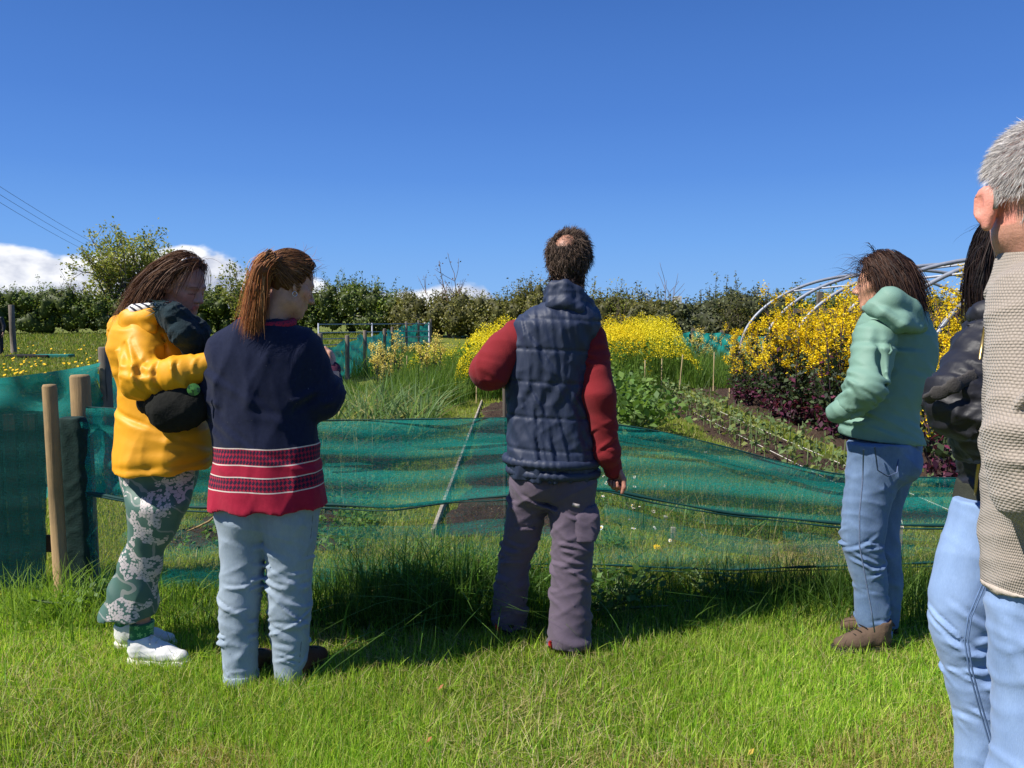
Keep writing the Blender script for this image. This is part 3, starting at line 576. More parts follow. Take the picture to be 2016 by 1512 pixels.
    seam = [at(x, y, Y - .035 + k) for x, y, k in ((629, 995, -.0), (624, 1050, 0), (616, 1094, 0), (610, 1151, 0), (611, 1201, 0), (605, 1260, -.02), (600, 1310, -.02))]; V, Q = tube([p + A3(-.018, -.022, 0) for p in seam], .0028, 5); mesh_np('seam', V, Q, M_stitch2, o, base)
    shoe(t, base, A3(an[0][0] - .005, 2.822, 0), (.24, .97), .25, M_brown, M_dksole, -.035); shoe(t, base, A3(an[1][0] + .0, 2.85, 0), (.34, .94), .25, M_brown, M_dksole, -.035)
    # hair: swept to a band high at the back, then a loose tail
    R = A3(.097, .079, .095) * .93; cc = c + u * .028 - f_ * .011; band = at(531, 512, Y - .085); cols = [(.36, .125, .036), (.27, .085, .026), (.46, .19, .06), (.19, .06, .02), (.50, .25, .10)]
    keep = lambda a, b, d: ((a < .55) | (d > .62)) & (d > -.62) & (a < .82) & ((a < .25) | (d > .12))
    roots = scalp(6500, cc, fr, R, keep, 5)
    def flow(p, q, j): d = band - p; n_ = np.linalg.norm(d, axis=1)[:, None]; w = np.clip((n_ - .015) / .03, 0, 1); return (d / (n_ + .005) + j * .12) * w + (A3(-.45, -.2, -.8) + j * .1) * (1 - w)
    V1, Q1, C1 = strands(roots, flow, .090, 10, .0022, [(.16, .07, .030), (.24, .11, .045), (.10, .042, .018), (.33, .17, .075)], cc, R, .016, 6, .05, (f_, s, u), 140, .4)
    rt = band + np.random.default_rng(4).normal(size=(4200, 3)) * A3(.012, .012, .014)
    def tail(p, q, j): return A3(-.62, -.30, .05) * max(0, .42 - 1.6 * q) + A3(-.17, .02, -1.0) * (.25 + q * 1.2) + j * (.045 + .06 * q)
    V2, Q2, C2 = strands(rt, tail, .265, 12, .0022, cols, cc, R, .03, 7, .06, (f_, s, u), 130, .42)
    w_ = scalp(260, cc, fr, R, lambda a, b, d: ((d > .2) & (a > -.1)) | ((d < -.25) & (a > -.3)), 12); V3, Q3, C3 = strands(w_, lambda p, q, j: np.tile(A3(.75 - 1.3 * q, 0, .35 - 1.1 * q), (len(p), 1)) + j * .75, .09, 9, .0017, cols, cc, R, .01, 8, .2, (f_, s, u))
    g = Field(*bbox(c - .15, c + .15, at(500, 640, Y - .1), pad=.05), .006); g.ell(cc - f_ * .012 + u * .003, (f_, s, u), R * A3(1.03, 1.06, 1.06), .02); g.cut(cc + f_ * .058 - u * .03, f_ * .9 - u * .4); g.cap(band + A3(.01, .02, 0), band + A3(-.012, -.006, .004), .028, .022, .02); g.chain([band, at(512, 530, Y - .115), at(503, 570, Y - .115), at(497, 608, Y - .1)], [.016, .022, .021, .009], .02)
    g.disp(lambda P: .004 * np.sin((P - band) @ A3(170, 60, 20) + 3 * np.sin((P - band) @ A3(0, 30, 60)))); v, q_ = g.mesh(); far_ = (v - cc) @ f_ < -.05; cb = np.where(((v[:, 0] < band[0] + .01) & (v[:, 1] < Y - .06))[:, None], A3(.20, .07, .024), A3(.12, .05, .022))
    hv = joinm([(v, q_, cb), (V1, Q1, C1), (V2, Q2, C2), (V3, Q3, C3)]); mesh_np('hair', hv[0], hv[1], HAIR, t, base, col=hv[2])
    V, Q = tube([band + A3(-.004 + .006 * math.sin(a), .03 * math.cos(a), .034 * math.sin(a)) for a in np.linspace(0, 6.2832, 19)], .007, 6); mesh_np('hair_band', V, Q, M_cord, t, base)
    ear = c + (-.014 * f_ - .05 * u + .088 * s) * .92; V, Q = tube([ear + A3(0, 0, 0) + (f_ * math.cos(a) + u * math.sin(a)) * .009 for a in np.linspace(0, 6.2832, 17)], .0014, 6); mesh_np('earring', V, Q, M_silver, t, base)
def collar_mat():
    m, T, out = newmat('red_fleck_collar'); v = T.obj(); vo = T.n('ShaderNodeTexVoronoi', {'Vector': v, 'Scale': 120.}); c = T.ramp(vo.outputs[0], [(0, (.03, .012, .03)), (.33, (.34, .012, .04))], 'CONSTANT'); ps = T.n('ShaderNodeBsdfPrincipled', {'Base Color': c, 'Roughness': .95}); T.L.new(ps.outputs[0], out.inputs[0]); return m
M_collar = collar_mat()
# ================================================================ C: man in the navy body warmer
def person_man():
    Y = 3.27; base = A3(at(1075, 1280, Y)[0], Y, 0); t = empty('person', base, 'balding man in navy body warmer, red sweatshirt and mauve work trousers, seen from behind', 'person', 'people at the garden fence')
    fr = frame((.30, .93, -.05)); f_, u, s = fr; c = at(1121, 516, Y + .01)
    hip = [at(1045, 960, 3.29), at(1125, 960, 3.25)]; kn = [at(1012, 1120, 3.35), at(1126, 1120, 3.2)]; an = [at(1005, 1222, 3.37), at(1122, 1262, 3.16)]
    sh = [at(1022, 665, Y), at(1155, 668, Y)]; el = [at(947, 742, 3.22), at(1186, 790, 3.2)]; wr = [at(990, 752, 3.44), at(1207, 912, 3.24)]
    fd = Field(*bbox(c, *an, *sh, *el, *wr, pad=.2), .005); skeleton(fd, skel_from(sh, el, wr, [(hip[0], kn[0], an[0]), (hip[1], kn[1], an[1])], at(1085, 920, Y), at(1090, 690, Y), [an[0] + A3(0, .13, -.05), an[1] + A3(.02, .13, -.05)]))
    head(fd, c, fr, .97, at(1118, 605, Y), .062); hand(fd, wr[1] + A3(.0, 0, -.005), A3(.30, .12, -1), A3(-.7, -.75, -.3), A3(-.45, -.9, 0), 1.2, .18); hand(fd, wr[0], A3(.5, .4, -.15), A3(.8, -.4, 0), A3(0, 0, 1.), .9, .185)
    def paint(V, C):
        facepaint(c, fr, .97)(V, C); l = (V - c) / .97; m = ((l @ f_) < .08) & (np.abs(l @ u - .02) < .0); C[V[:, 2] < 1.2] *= A3(1.0, .92, .95)
    body_mesh(t, base, fd, (.36, .175, .115), paint)
    # sweatshirt
    f = Field(*pbox(905, 590, 1245, 950, 3.0, 3.55, .06), VOX)
    f.loft([row(650, 1030, 1170, Y, .55), row(720, 1006, 1165, Y, .66), row(860, 1008, 1160, Y, .7), row(920, 1012, 1160, Y, .7)], .02); f.chain([at(1022, 665, Y), at(965, 728, 3.2), at(985, 742, 3.42)], [.082, .078, .048], .03); f.cap(at(990, 690, 3.24), at(962, 735, 3.22), .075, .064, .04)
    f.chain([at(1163, 668, Y), at(1180, 780, 3.2), at(1194, 890, 3.22), at(1205, 918, 3.24)], [.070, .068, .056, .036], .03)
    creases(f, 12, at(1185, 850, 3.21), A3(.1, 0, -1), .06, 9, .007, .10, r=.010); creases(f, 13, at(1168, 690, 3.24), A3(.1, 0, -1), .072, 6, .008, .06, r=.012); creases(f, 14, at(968, 720, 3.2), A3(-.6, 0, -.6), .072, 7, .008, .06, r=.013); f.disp(wrinkle(101, .008, .16, 5, [(.3, .3, 1), (1, 0, .3)])); o = garment('sweatshirt', t, base, f, M_red)
    g = Field(*bbox(wr[1], pad=.1), .005); g.cap(at(1203, 908, 3.235), at(1207, 925, 3.24), .043, .040, .01); g.disp(lambda P: .002 * np.sin(np.arctan2(P[:, 0] - wr[1][0], P[:, 1] - wr[1][1]) * 26)); garment('cuff', o, base, g, M_red)
    # body warmer
    f = Field(*pbox(985, 560, 1190, 950, 3.0, 3.55, .07), .006)
    f.loft([row(596, 1068, 1166, Y, .95), row(614, 1030, 1180, Y, .80), row(636, 1008, 1184, Y, .78), row(677, 1000, 1168, Y, .80), row(721, 996, 1158, Y, .82), row(794, 996, 1158, Y, .80), row(866, 997, 1167, Y, .84), row(905, 995, 1173, Y, .88), row(935, 1002, 1175, Y, .88)], .02, n=2.4)
    rows_ = [zof(p, 3.07) for p in (628, 690, 757, 828, 893)]
    def quilt(P):
        o = 0
        for z in rows_: o = o + .0045 * np.exp(-((P[:, 2] - z + .05 * (P[:, 0] - base[0])) / .007) ** 2)
        return o
    f.disp(quilt); creases(f, 213, at(1085, 780, Y), A3(1, 0, .15), .30, 26, .006, .12, r=.012); creases(f, 214, at(1085, 640, Y), A3(.9, 0, .5), .28, 12, .006, .10, r=.012); f.disp(wrinkle(111, .0065, .12, 7, [(1, .1, .12), (1, .2, .3), (1, .2, -.15)])); f.disp(lambda P: .0025 * np.sin(P[:, 0] * 85 + 4 * np.sin(P[:, 2] * 14)))
    for i in range(5): x = 1010 + i * 32; f.chain([at(x, 700 + 20 * (i % 2), Y - .21), at(x + 6, 790, Y - .215), at(x - 2, 880, Y - .21)], [.004, .009, .004], .02, 's')
    o = garment('body_warmer', t, base, f, M_navyv)
    for z_, nm in ((905, 'hem_cord'), (926, 'hem_cord')):
        l, r_ = (996, 1172) if z_ < 915 else (1003, 1172); R_ = row(z_, l, r_ + 3, Y, .88); g = Field(*pbox(985, 890, 1190, 945, 3.0, 3.5, .07), .006); ring = [A3(R_[1] + (R_[3] - .002) * math.cos(a), R_[2] + (R_[4] - .002) * math.sin(a), R_[0] - .045 * math.cos(a - math.pi) * 0 - .010 * math.sin(a + 1)) for a in np.linspace(0, 6.2832, 41)]
        g.chain(ring, [.019 + .001 * math.sin(i * 2.7) for i in range(41)], .008); g.disp(lambda P: .0008 * np.sin(np.arctan2(P[:, 1] - Y, P[:, 0] - R_[1]) * 40)); garment(nm, o, base, g, M_navyv)
    g = Field(*pbox(1060, 545, 1190, 640, 3.1, 3.5, .06), .006); ring = [at(1076, 577, Y - .02), at(1088, 563, Y - .085), at(1112, 560, Y - .10), at(1138, 573, Y - .085), at(1160, 596, Y - .04), at(1172, 612, Y + .04), at(1150, 600, Y + .09)]
    g.chain(ring, [.016, .020, .021, .020, .018, .015, .015], .012); g.chain([up(p, -.035) for p in ring], [.017, .022, .023, .022, .02, .017, .017], .02); g.chain([up(p, -.075) * A3(1, 1, 1) + A3(0, -.012, 0) for p in ring[:5]], [.02, .026, .027, .026, .02], .02); g.disp(wrinkle(113, .006, .06, 4)); garment('collar', o, base, g, M_navyv)
    # trousers
    L1 = [(890, 1006, 1100), (940, 1003, 1092), (995, 998, 1078), (1050, 992, 1066), (1112, 980, 1042), (1161, 973, 1040), (1212, 967, 1038), (1228, 970, 1034)]; L2 = [(890, 1070, 1170), (950, 1074, 1172), (1010, 1081, 1170), (1074, 1086, 1168), (1132, 1086, 1164), (1190, 1083, 1164), (1246, 1078, 1165), (1267, 1080, 1163)]
    f = Field(*pbox(960, 880, 1190, 1290, 3.0, 3.6, .07), .0065); f.loft([row(a, l, r, Y + (a - 890) * .0003, 1.05) for a, l, r in L1], .02, n=2.2); f.loft([row(a, l, r, Y - (a - 890) * .00028, 1.05) for a, l, r in L2], .035, n=2.2); f.ell(at(1060, 950, Y - .05), np.eye(3), (.09, .1, .1), .05).ell(at(1125, 950, Y - .05), np.eye(3), (.09, .1, .1), .05)
    creases(f, 15, at(1010, 1100, 3.33), A3(-.1, 0, 1), .074, 16, .010, .10, r=.011); creases(f, 16, at(1126, 1105, 3.2), A3(0, 0, 1), .084, 18, .010, .11, r=.011); creases(f, 17, at(1003, 1215, 3.37), A3(0, 0, 1), .075, 10, .012, .05, r=.013); creases(f, 18, at(1122, 1265, 3.17), A3(0, 0, 1), .086, 9, .010, .05, r=.014); creases(f, 19, at(1030, 985, 3.27), A3(.3, 0, 1), .09, 6, .012, .05, r=.012)
    f.disp(wrinkle(121, .012, .14, 6, [(.7, .2, .7), (-.6, .2, .7)])); o = garment('trousers', t, base, f, M_mauve)
    g = Field(*pbox(1125, 975, 1195, 1070, 3.0, 3.4, .06), .006); g.loft([row(1062, 1128, 1172, 3.17, 1.1), row(1040, 1126, 1181, 3.19, 1.15), row(1010, 1124, 1180, 3.2, 1.2), row(992, 1122, 1174, 3.21, 1.15)], 0, n=3.5); g.disp(wrinkle(123, .007, .08, 4)); garment('cargo_pocket', o, base, g, M_mauve)
    V, Q = tube([at(1127, 993, 3.085), at(1134, 995, 3.082), at(1141, 996, 3.08)], .008, 6); mesh_np('pocket_tab', V, Q, M_buckle, o, base)
    for i, (a, d) in enumerate(((an[0], (-.05, 1)), (an[1], (.12, 1)))):
        o = shoe(t, base, A3(a[0], a[1] - .085, 0), d, .30, M_dksole, M_dksole, -.02)
        for p in ([at(977, 1226, 3.315), at(979, 1236, 3.305), at(982, 1250, 3.305)],) if i == 0 else ([at(1083, 1262, 3.115), at(1083, 1268, 3.112), at(1085, 1274, 3.115)],): V, Q = tube(p, [.007, .009, .007], 6); mesh_np('pull_tab', V, Q, M_redtag, o, base)
    # hair: short, dark, curly with a bald crown
    R = A3(.097, .085, .096) * .98; cc = c + u * .028 - f_ * .011; ax = (f_, s, u); bald = nrm(A3(-.79, -.06, .61)); cols = [(.075, .046, .031), (.12, .076, .052), (.042, .027, .019), (.17, .115, .082)]
    keep = lambda a, b, d: ((a * bald[0] + b * bald[1] * 1.0 + d * bald[2]) < .905 + .03 * np.sin(b * 17 + a * 9)) & ((d > -.62) | (a < -.2)) & (d > -.92) & ((a < .35) | (d > .5)) & (a < .8)
    br_ = np.random.default_rng(77); roots = scalp(11000, cc, fr, R, keep, 13); bs_ = scalp(6000, cc, fr, R, lambda a, b, d: (a * bald[0] + b * bald[1] + d * bald[2]) > .93, 15); roots = np.vstack([roots, bs_[br_.permutation(len(bs_))[:45]]])
    def flow(p, q, j): l = (p - cc); n_ = l / np.linalg.norm(l, axis=1)[:, None]; return n_ * (.30 - .40 * q) + A3(.12, -.0, -.6) * (.35 + q) + j * .38 + (u * .9 + f_ * .5 + A3(.5, 0, 0)) * np.clip((l @ u)[:, None] / .09 - .45, 0, 1) * 1.0
    V1, Q1, C1 = strands(roots, flow, .034, 7, .0019, cols, cc, R, .011, 14, .28, ax, 420, .6)
    nk_ = np.array([at(x, y, Y - .055) for x, y in zip(np.random.default_rng(8).uniform(1082, 1150, 900), np.random.default_rng(9).uniform(528, 556, 900))]); V2, Q2, C2 = strands(nk_, lambda p, q, j: np.tile(A3(0, -.35, -.8), (len(p), 1)) + j * .4, .045, 6, .0036, cols, None, None, .01, 15, .5)
    g = Field(*bbox(c - .15, c + .15, pad=.05), .005); g.ell(cc - f_ * .006, ax, R * A3(1.02, 1.04, 1.03), .02); g.cap(cc - f_ * .04 - u * .03, cc - f_ * .032 - u * .09, .052, .046, .03); g.cut(cc + f_ * .045, f_ - u * .3); bc = cc + (f_ * bald[0] * R[0] + u * bald[2] * R[2]); n_ = nrm(f_ * bald[0] + u * bald[2]); e1 = nrm(np.cross(n_, s)); g.ell(bc + n_ * .004, (n_, s, e1), (.034, .050, .040), .008, 's'); g.cut(cc - u * .115, -u)
    g.disp(wrinkle(131, .006, .03, 5)); v, q_ = g.mesh(); cb = np.tile(A3(.022, .014, .010), (len(v), 1)); hv = joinm([(v, q_, cb), (V1, Q1, C1), (V2, Q2, C2)]); mesh_np('hair', hv[0], hv[1], HAIR, t, base, col=hv[2])
    bd = np.random.default_rng(10); br = np.array([c + (f_ * a - u * b + s * d) * .97 for a, b, d in zip(bd.uniform(-.005, .075, 600), bd.uniform(.07, .125, 600), bd.uniform(-.062, .062, 600))]); V, Q, C = strands(br, lambda p, q, j: np.tile(f_ * .3 - u, (len(p), 1)) + j * .5, .03, 4, .003, cols, None, None, .01, 16, .3); mesh_np('beard', V, Q, HAIR, t, base, col=C)
M_buckle = mat('grey_patch', (.38, .33, .30), .7, .3, 90)
# ================================================================ D: woman in the mint jacket
def person_mint():
    Y = 3.27; base = A3(at(1712, 1270, Y)[0], Y, 0); t = empty('person', base, 'woman with dark bobbed hair, mint green hooded jacket and blue jeans, hands in pockets', 'person', 'people at the garden fence')
    fr = frame((-.80, .58, -.06)); f_, u, s = fr; c = at(1733, 556, Y + .0)
    hip = [at(1718, 905, 3.2), at(1752, 905, 3.34)]; kn = [at(1700, 1085, 3.19), at(1738, 1085, 3.34)]; an = [at(1722, 1245, 3.2), at(1748, 1228, 3.34)]
    sh = [at(1712, 668, 3.17), at(1800, 675, 3.38)]; el = [at(1705, 768, 3.1), at(1815, 768, 3.43)]; wr = [at(1690, 812, 3.2), at(1770, 800, 3.42)]
    fd = Field(*bbox(c, *an, *sh, *el, *wr, pad=.2), .0055); skeleton(fd, skel_from(sh, el, wr, [(hip[0], kn[0], an[0]), (hip[1], kn[1], an[1])], at(1738, 880, Y), at(1755, 700, Y), [an[0] + A3(-.12, .03, -.05), an[1] + A3(-.12, .05, -.05)])); head(fd, c, fr, .92, at(1760, 625, Y), .052)
    hand(fd, wr[0] + A3(.02, .03, 0), A3(.75, .55, -.3), A3(.2, -1, 0), A3(-1, 0, 0), .3, .16); hand(fd, wr[1] + A3(0, -.03, 0), A3(.2, -.5, -1), A3(.2, 1, 0), A3(-1, 0, 0), .3, .16); body_mesh(t, base, fd, (.56, .28, .18), facepaint(c, fr, .92, brow=(.05, .03, .02)))
    f = Field(*pbox(1630, 590, 1850, 900, 2.9, 3.6, .07), VOX)
    f.loft([row(606, 1712, 1800, Y, .95), row(630, 1694, 1822, Y, .85), row(655, 1685, 1836, Y, .82), row(700, 1682, 1838, Y, .84), row(760, 1676, 1828, Y, .86), row(805, 1664, 1800, Y, .95), row(840, 1658, 1800, Y, 1.0), row(868, 1664, 1812, Y, 1.0), row(882, 1672, 1812, Y, 1.0)], .02, n=2.3)
    f.chain([at(1722, 670, 3.13), at(1706, 760, 3.04), at(1676, 796, 3.08), at(1656, 808, 3.13)], [.084, .075, .055, .040], .025); f.chain([at(1795, 672, 3.4), at(1808, 765, 3.45), at(1785, 800, 3.47)], [.08, .068, .05], .03)
    creases(f, 20, at(1692, 778, 3.05), A3(-.6, 0, -.7), .062, 12, .011, .07, r=.012); creases(f, 21, at(1712, 730, 3.07), A3(-.2, 0, -1), .076, 5, .008, .05, r=.012); f.cap(at(1664, 822, 3.06), at(1690, 812, 3.03), .008, .012, .01, 's'); f.cap(at(1730, 640, 3.05), at(1733, 765, 3.0), .012, .018, .02, 's')
    creases(f, 241, at(1745, 770, Y), A3(.25, 0, 1), .26, 22, .009, .20, r=.014); creases(f, 242, at(1700, 800, 3.1), A3(-.5, 0, -1), .16, 10, .009, .10, r=.010); f.disp(wrinkle(141, .008, .17, 5, [(.8, .2, .5), (.6, .2, -.6)])); f.disp(local(wrinkle(142, .014, .10, 5), at(1680, 800, 3.06), .16)); f.cut(at(1735, 879, 3.0), (-.10, 0, -1)); o = garment('jacket', t, base, f, M_mint)
    g = Field(*pbox(1690, 570, 1840, 670, 2.9, 3.5, .06), .006); g.chain([at(1722, 606, 3.12), at(1752, 592, 3.10), at(1788, 612, 3.13), at(1812, 628, 3.24)], [.040, .052, .048, .035], .025); g.chain([at(1735, 618, 3.08), at(1770, 634, 3.07), at(1805, 640, 3.15), at(1820, 622, 3.3)], [.026, .042, .036, .02], .025); g.chain([at(1703, 606, 3.16), at(1740, 616, 3.06), at(1775, 640, 3.03), at(1806, 646, 3.1), at(1822, 620, 3.22)], [.014, .02, .018, .018, .012], .012)
    g.cap(at(1755, 578, 3.12), at(1770, 600, 3.11), .024, .04, .02); g.disp(wrinkle(151, .009, .12, 5, [(.8, 0, .5), (.3, 0, 1)])); garment('hood', o, base, g, M_mint)
    g = Field(*pbox(1628, 785, 1680, 835, 2.95, 3.2, .04), .005); g.cap(at(1660, 806, 3.09), at(1649, 812, 3.13), .047, .046, .01); g.disp(wrinkle(152, .004, .04, 3)); garment('cuff', o, base, g, M_mint)
    V, Q = tube([at(1752, 675, 3.02), at(1756, 690, 3.01), at(1751, 698, 3.01)], .005, 6); mesh_np('drawcord', V, Q, M_mint, o, base)
    # jeans
    L1 = [(870, 1670, 1790), (900, 1672, 1785), (956, 1667, 1764), (1002, 1661, 1748), (1078, 1658, 1738), (1095, 1664, 1740), (1124, 1673, 1744), (1163, 1684, 1747), (1215, 1684, 1750), (1240, 1692, 1752), (1252, 1702, 1752)]; L2 = [(870, 1700, 1812), (910, 1706, 1806), (956, 1712, 1788), (1002, 1712, 1774), (1048, 1708, 1769), (1100, 1710, 1772), (1139, 1716, 1776), (1200, 1722, 1771), (1234, 1725, 1768)]
    f = Field(*pbox(1650, 860, 1820, 1260, 3.0, 3.5, .06), .0065); f.loft([row(a, l, r, 3.19, .82) for a, l, r in L1], .02, n=2.2); f.loft([row(a, l, r, 3.34, .82) for a, l, r in L2], .02, n=2.2); f.ell(at(1757, 905, 3.27), np.eye(3), (.10, .17, .10), .05)
    creases(f, 22, at(1702, 1088, 3.18), A3(0, 0, 1), .076, 12, .010, .06, r=.010); creases(f, 23, at(1717, 1190, 3.2), A3(.05, 0, 1), .066, 9, .007, .11, r=.009); f.disp(wrinkle(161, .008, .13, 5, [(.6, .3, .8), (-.7, .3, .7)])); o = garment('jeans', t, base, f, M_blueden)
    def outline(pts, r_, nm, m_):
        V, Q = tube(pts, r_, 5); mesh_np(nm, V, Q, m_, o, base)
    outline([at(1700, 885, 3.052), at(1698, 950, 3.052), at(1692, 1010, 3.055), at(1692, 1075, 3.058), at(1697, 1100, 3.058), at(1706, 1150, 3.072), at(1716, 1205, 3.075), at(1722, 1245, 3.078)], .003, 'seam', M_seamt)
    outline([at(1722, 880, 3.068), at(1728, 926, 3.066), at(1748, 938, 3.075), at(1766, 930, 3.09), at(1770, 885, 3.10)], .0028, 'pocket_seam', M_stitch)
    g = Field(*pbox(1690, 1235, 1765, 1260, 3.1, 3.3, .05), .005); R_ = row(1246, 1700, 1753, 3.19, .85); g.loft([(R_[0] - .015, R_[1], R_[2], R_[3] + .004, R_[4] + .004), (R_[0] + .015, R_[1], R_[2], R_[3] + .005, R_[4] + .004)], 0); garment('turn_up', o, base, g, M_blueden)
    shoe(t, base, A3(an[0][0] + .06, 3.17, 0), (-.98, -.10), .27, M_boot, M_dksole, .03, 'boot'); shoe(t, base, A3(an[1][0] + .05, 3.34, 0), (-.97, .05), .27, M_boot, M_dksole, .03, 'boot')
    # hair
    R = A3(.097, .079, .095) * .93; cc = c + u * .028 - f_ * .011; ax = (f_, s, u); cols = [(.030, .015, .012), (.055, .027, .018), (.016, .009, .008), (.10, .05, .032)]
    keep = lambda a, b, d: ((a < .50) | (d > .6)) & (d > -.6) & (a < .85) & ((a < .2) | (d > .2))
    roots = scalp(8000, cc, fr, R, keep, 23)
    def flow(p, q, j): l = p - cc; sd = np.sign(l @ s)[:, None] * s; return A3(.12, 0, -1.0) * (.35 + 1.1 * q) - f_ * (.35 * (1 - q)) + sd * .40 * (1 - q) + j * (.09 + .06 * q) + A3(.10, 0, .0)
    V1, Q1, C1 = strands(roots, flow, .195, 11, .0024, cols, cc, R, .022, 24, .06, ax, 200, .42)
    w_ = scalp(300, cc, fr, R, lambda a, b, d: (a > .0) & (d > -.1), 25); V2, Q2, C2 = strands(w_, lambda p, q, j: np.tile(A3(-.9, 0, .45 - 1.7 * q), (len(p), 1)) + j * .6, .15, 10, .0022, cols, cc, R, .015, 26, .15, ax, 24, .7)
    g = Field(*bbox(c - .15, c + .15, pad=.07), .006); g.ell(cc - f_ * .012, ax, R * A3(1.08, 1.13, 1.08), .02); g.chain([cc - f_ * .045 - u * .01, cc - f_ * .05 - u * .08, cc - f_ * .03 - u * .115], [.085, .078, .055], .03); g.cut(cc + f_ * .045 - u * .02, f_ * .95 - u * .3); g.disp(lambda P: .005 * np.sin((P - cc) @ (s * 120 + f_ * 140) + 2 * np.sin((P - cc) @ (u * 30)))); v, q_ = g.mesh(); cb = np.tile(A3(.024, .012, .010), (len(v), 1))
    hv = joinm([(v, q_, cb), (V1, Q1, C1), (V2, Q2, C2)]); mesh_np('hair', hv[0], hv[1], HAIR, t, base, col=hv[2])
M_seamt = mat('tan_stitching', (.14, .18, .28), .9, .3, 90)
# ================================================================ E: woman in the black puffer
def person_puffer():
    Y = 2.05; base = A3(at(1945, 1400, Y)[0], Y, 0); t = empty('person', base, 'person in black puffer jacket and light blue jeans, with folded arms and red glasses', 'person', 'people at the garden fence')
    fr = frame((.22, -.93, -.28)); f_, u, s = fr; c = at(1993, 508, Y + .02)
    hip = [at(1948, 1010, 2.03), at(1990, 1010, 2.12)]; kn = [at(1895, 1255, 1.98), at(1965, 1255, 2.12)]; an = [A3(at(1935, 1500, 2.0)[0], 2.0, .08), A3(at(1990, 1500, 2.15)[0], 2.15, .08)]
    sh = [at(1945, 680, 1.94), at(2010, 680, 2.2)]; el = [at(1880, 800, 1.92), at(1965, 805, 2.3)]; wr = [at(1975, 825, 1.87), at(1905, 855, 2.06)]
    fd = Field(*bbox(c, *an, *sh, *el, *wr, pad=.2), .006); skeleton(fd, skel_from(sh, el, wr, [(hip[0], kn[0], an[0]), (hip[1], kn[1], an[1])], at(1988, 950, Y + .02), at(1995, 700, Y), [an[0] + A3(-.12, .03, -.05), an[1] + A3(-.12, .05, -.05)])); head(fd, c, fr, .9, at(2010, 600, Y + .02), .05)
    hand(fd, wr[0], A3(1, .1, 0), A3(0, .6, -1), A3(0, 0, 1.), .5, .16); hand(fd, wr[1], A3(-.2, -.9, .1), A3(0, 0, 1.), A3(1, 0, 0), .5, .16); body_mesh(t, base, fd, (.50, .26, .17), facepaint(c, fr, .9, brow=(.03, .02, .015)))
    f = Field(*pbox(1825, 590, 2060, 1010, 1.8, 2.3, .07), .0065)
    f.loft([row(604, 1926, 2040, Y, .9), row(640, 1908, 2070, Y, .85), row(690, 1894, 2075, Y, .85), row(760, 1884, 2066, Y, .88), row(850, 1892, 2050, Y, .92), row(900, 1895, 2040, Y, .95), row(962, 1899, 2040, Y, .95)], .02, n=2.3)
    f.chain([at(1945, 690, 1.92), at(1893, 775, 1.86), at(1885, 805, 1.86)], [.082, .074, .07], .02); f.chain([at(1885, 795, 1.86), at(1930, 815, 1.82), at(1985, 815, 1.82)], [.068, .062, .052], .02); f.chain([at(1905, 872, 1.98), at(1935, 862, 1.86), at(1990, 880, 1.85)], [.048, .056, .05], .015)
    def puff(P): return .0085 * np.abs(np.sin((P[:, 2] * 1.0 + .25 * P[:, 0]) * math.pi / .062)) - .006
    f.disp(lambda P: -puff(P)); f.disp(wrinkle(171, .012, .06, 6, [(.5, .2, .8), (-.7, .2, .5)])); o = garment('puffer_jacket', t, base, f, M_black)
    g = Field(*pbox(1880, 945, 2040, 1035, 1.85, 2.25, .06), .006); g.loft([row(948, 1896, 2040, Y, .95), row(985, 1888, 2040, Y, .95), row(1012, 1897, 2040, Y, .95), row(1034, 1915, 2040, Y, .95)], 0, n=2.3); garment('knit_hem', o, base, g, M_khaki)
    V, Q = tube([at(1940, 640, 1.850), at(1932, 690, 1.838), at(1925, 735, 1.808), at(1930, 762, 1.800)], .0042, 6); mesh_np('zip', V, Q, M_gold, o, base); V, Q = tube([at(1930, 895, 1.945), at(1924, 930, 1.953), at(1921, 960, 1.955), at(1920, 975, 1.957)], .004, 6); mesh_np('zip', V, Q, M_gold, o, base)
    g = Field(*pbox(1920, 600, 2040, 640, 1.85, 2.2, .06), .006); g.chain([at(1926, 622, 2.08), at(1938, 618, 1.96), at(1975, 606, 1.93), at(2030, 600, 1.98)], [.03] * 4, .02); g.disp(wrinkle(172, .006, .05, 4)); garment('collar', o, base, g, M_black)
    st = [at(1829, 783, 1.83), at(1846, 775, 1.792), at(1880, 759, 1.775), at(1912, 744, 1.80), at(1960, 715, 1.86)]; g = Field(*bbox(*st, pad=.05), .0045); g.chain(st, [.017] * 5, .008, sq=((.1, 1, 0), .22)); garment('bag_strap', t, base, g, M_strap)
    L1 = [(985, 1886, 2000), (1030, 1872, 1990), (1090, 1853, 1975), (1167, 1836, 1958), (1240, 1834, 1948), (1283, 1850, 1953), (1337, 1864, 1974), (1385, 1876, 1982), (1433, 1886, 1988), (1506, 1887, 1985), (1580, 1884, 1986)]
    f = Field(*pbox(1825, 970, 2060, 1600, 1.85, 2.3, .07), .0065); f.loft([row(a, l, r, 2.0, .95) for a, l, r in L1], .02, n=2.2); f.loft([row(a, min(1990, l + 70), r + 50, 2.16, .9) for a, l, r in L1], .02, n=2.2)
    creases(f, 24, at(1895, 1262, 1.99), A3(.1, 0, 1), .078, 10, .008, .07, r=.009); creases(f, 26, at(1930, 1370, 1.99), A3(.1, 0, 1), .074, 8, .006, .09, r=.009); f.disp(wrinkle(181, .006, .16, 5, [(.6, .3, .8), (-.7, .3, .7)])); o = garment('jeans', t, base, f, M_lightden)
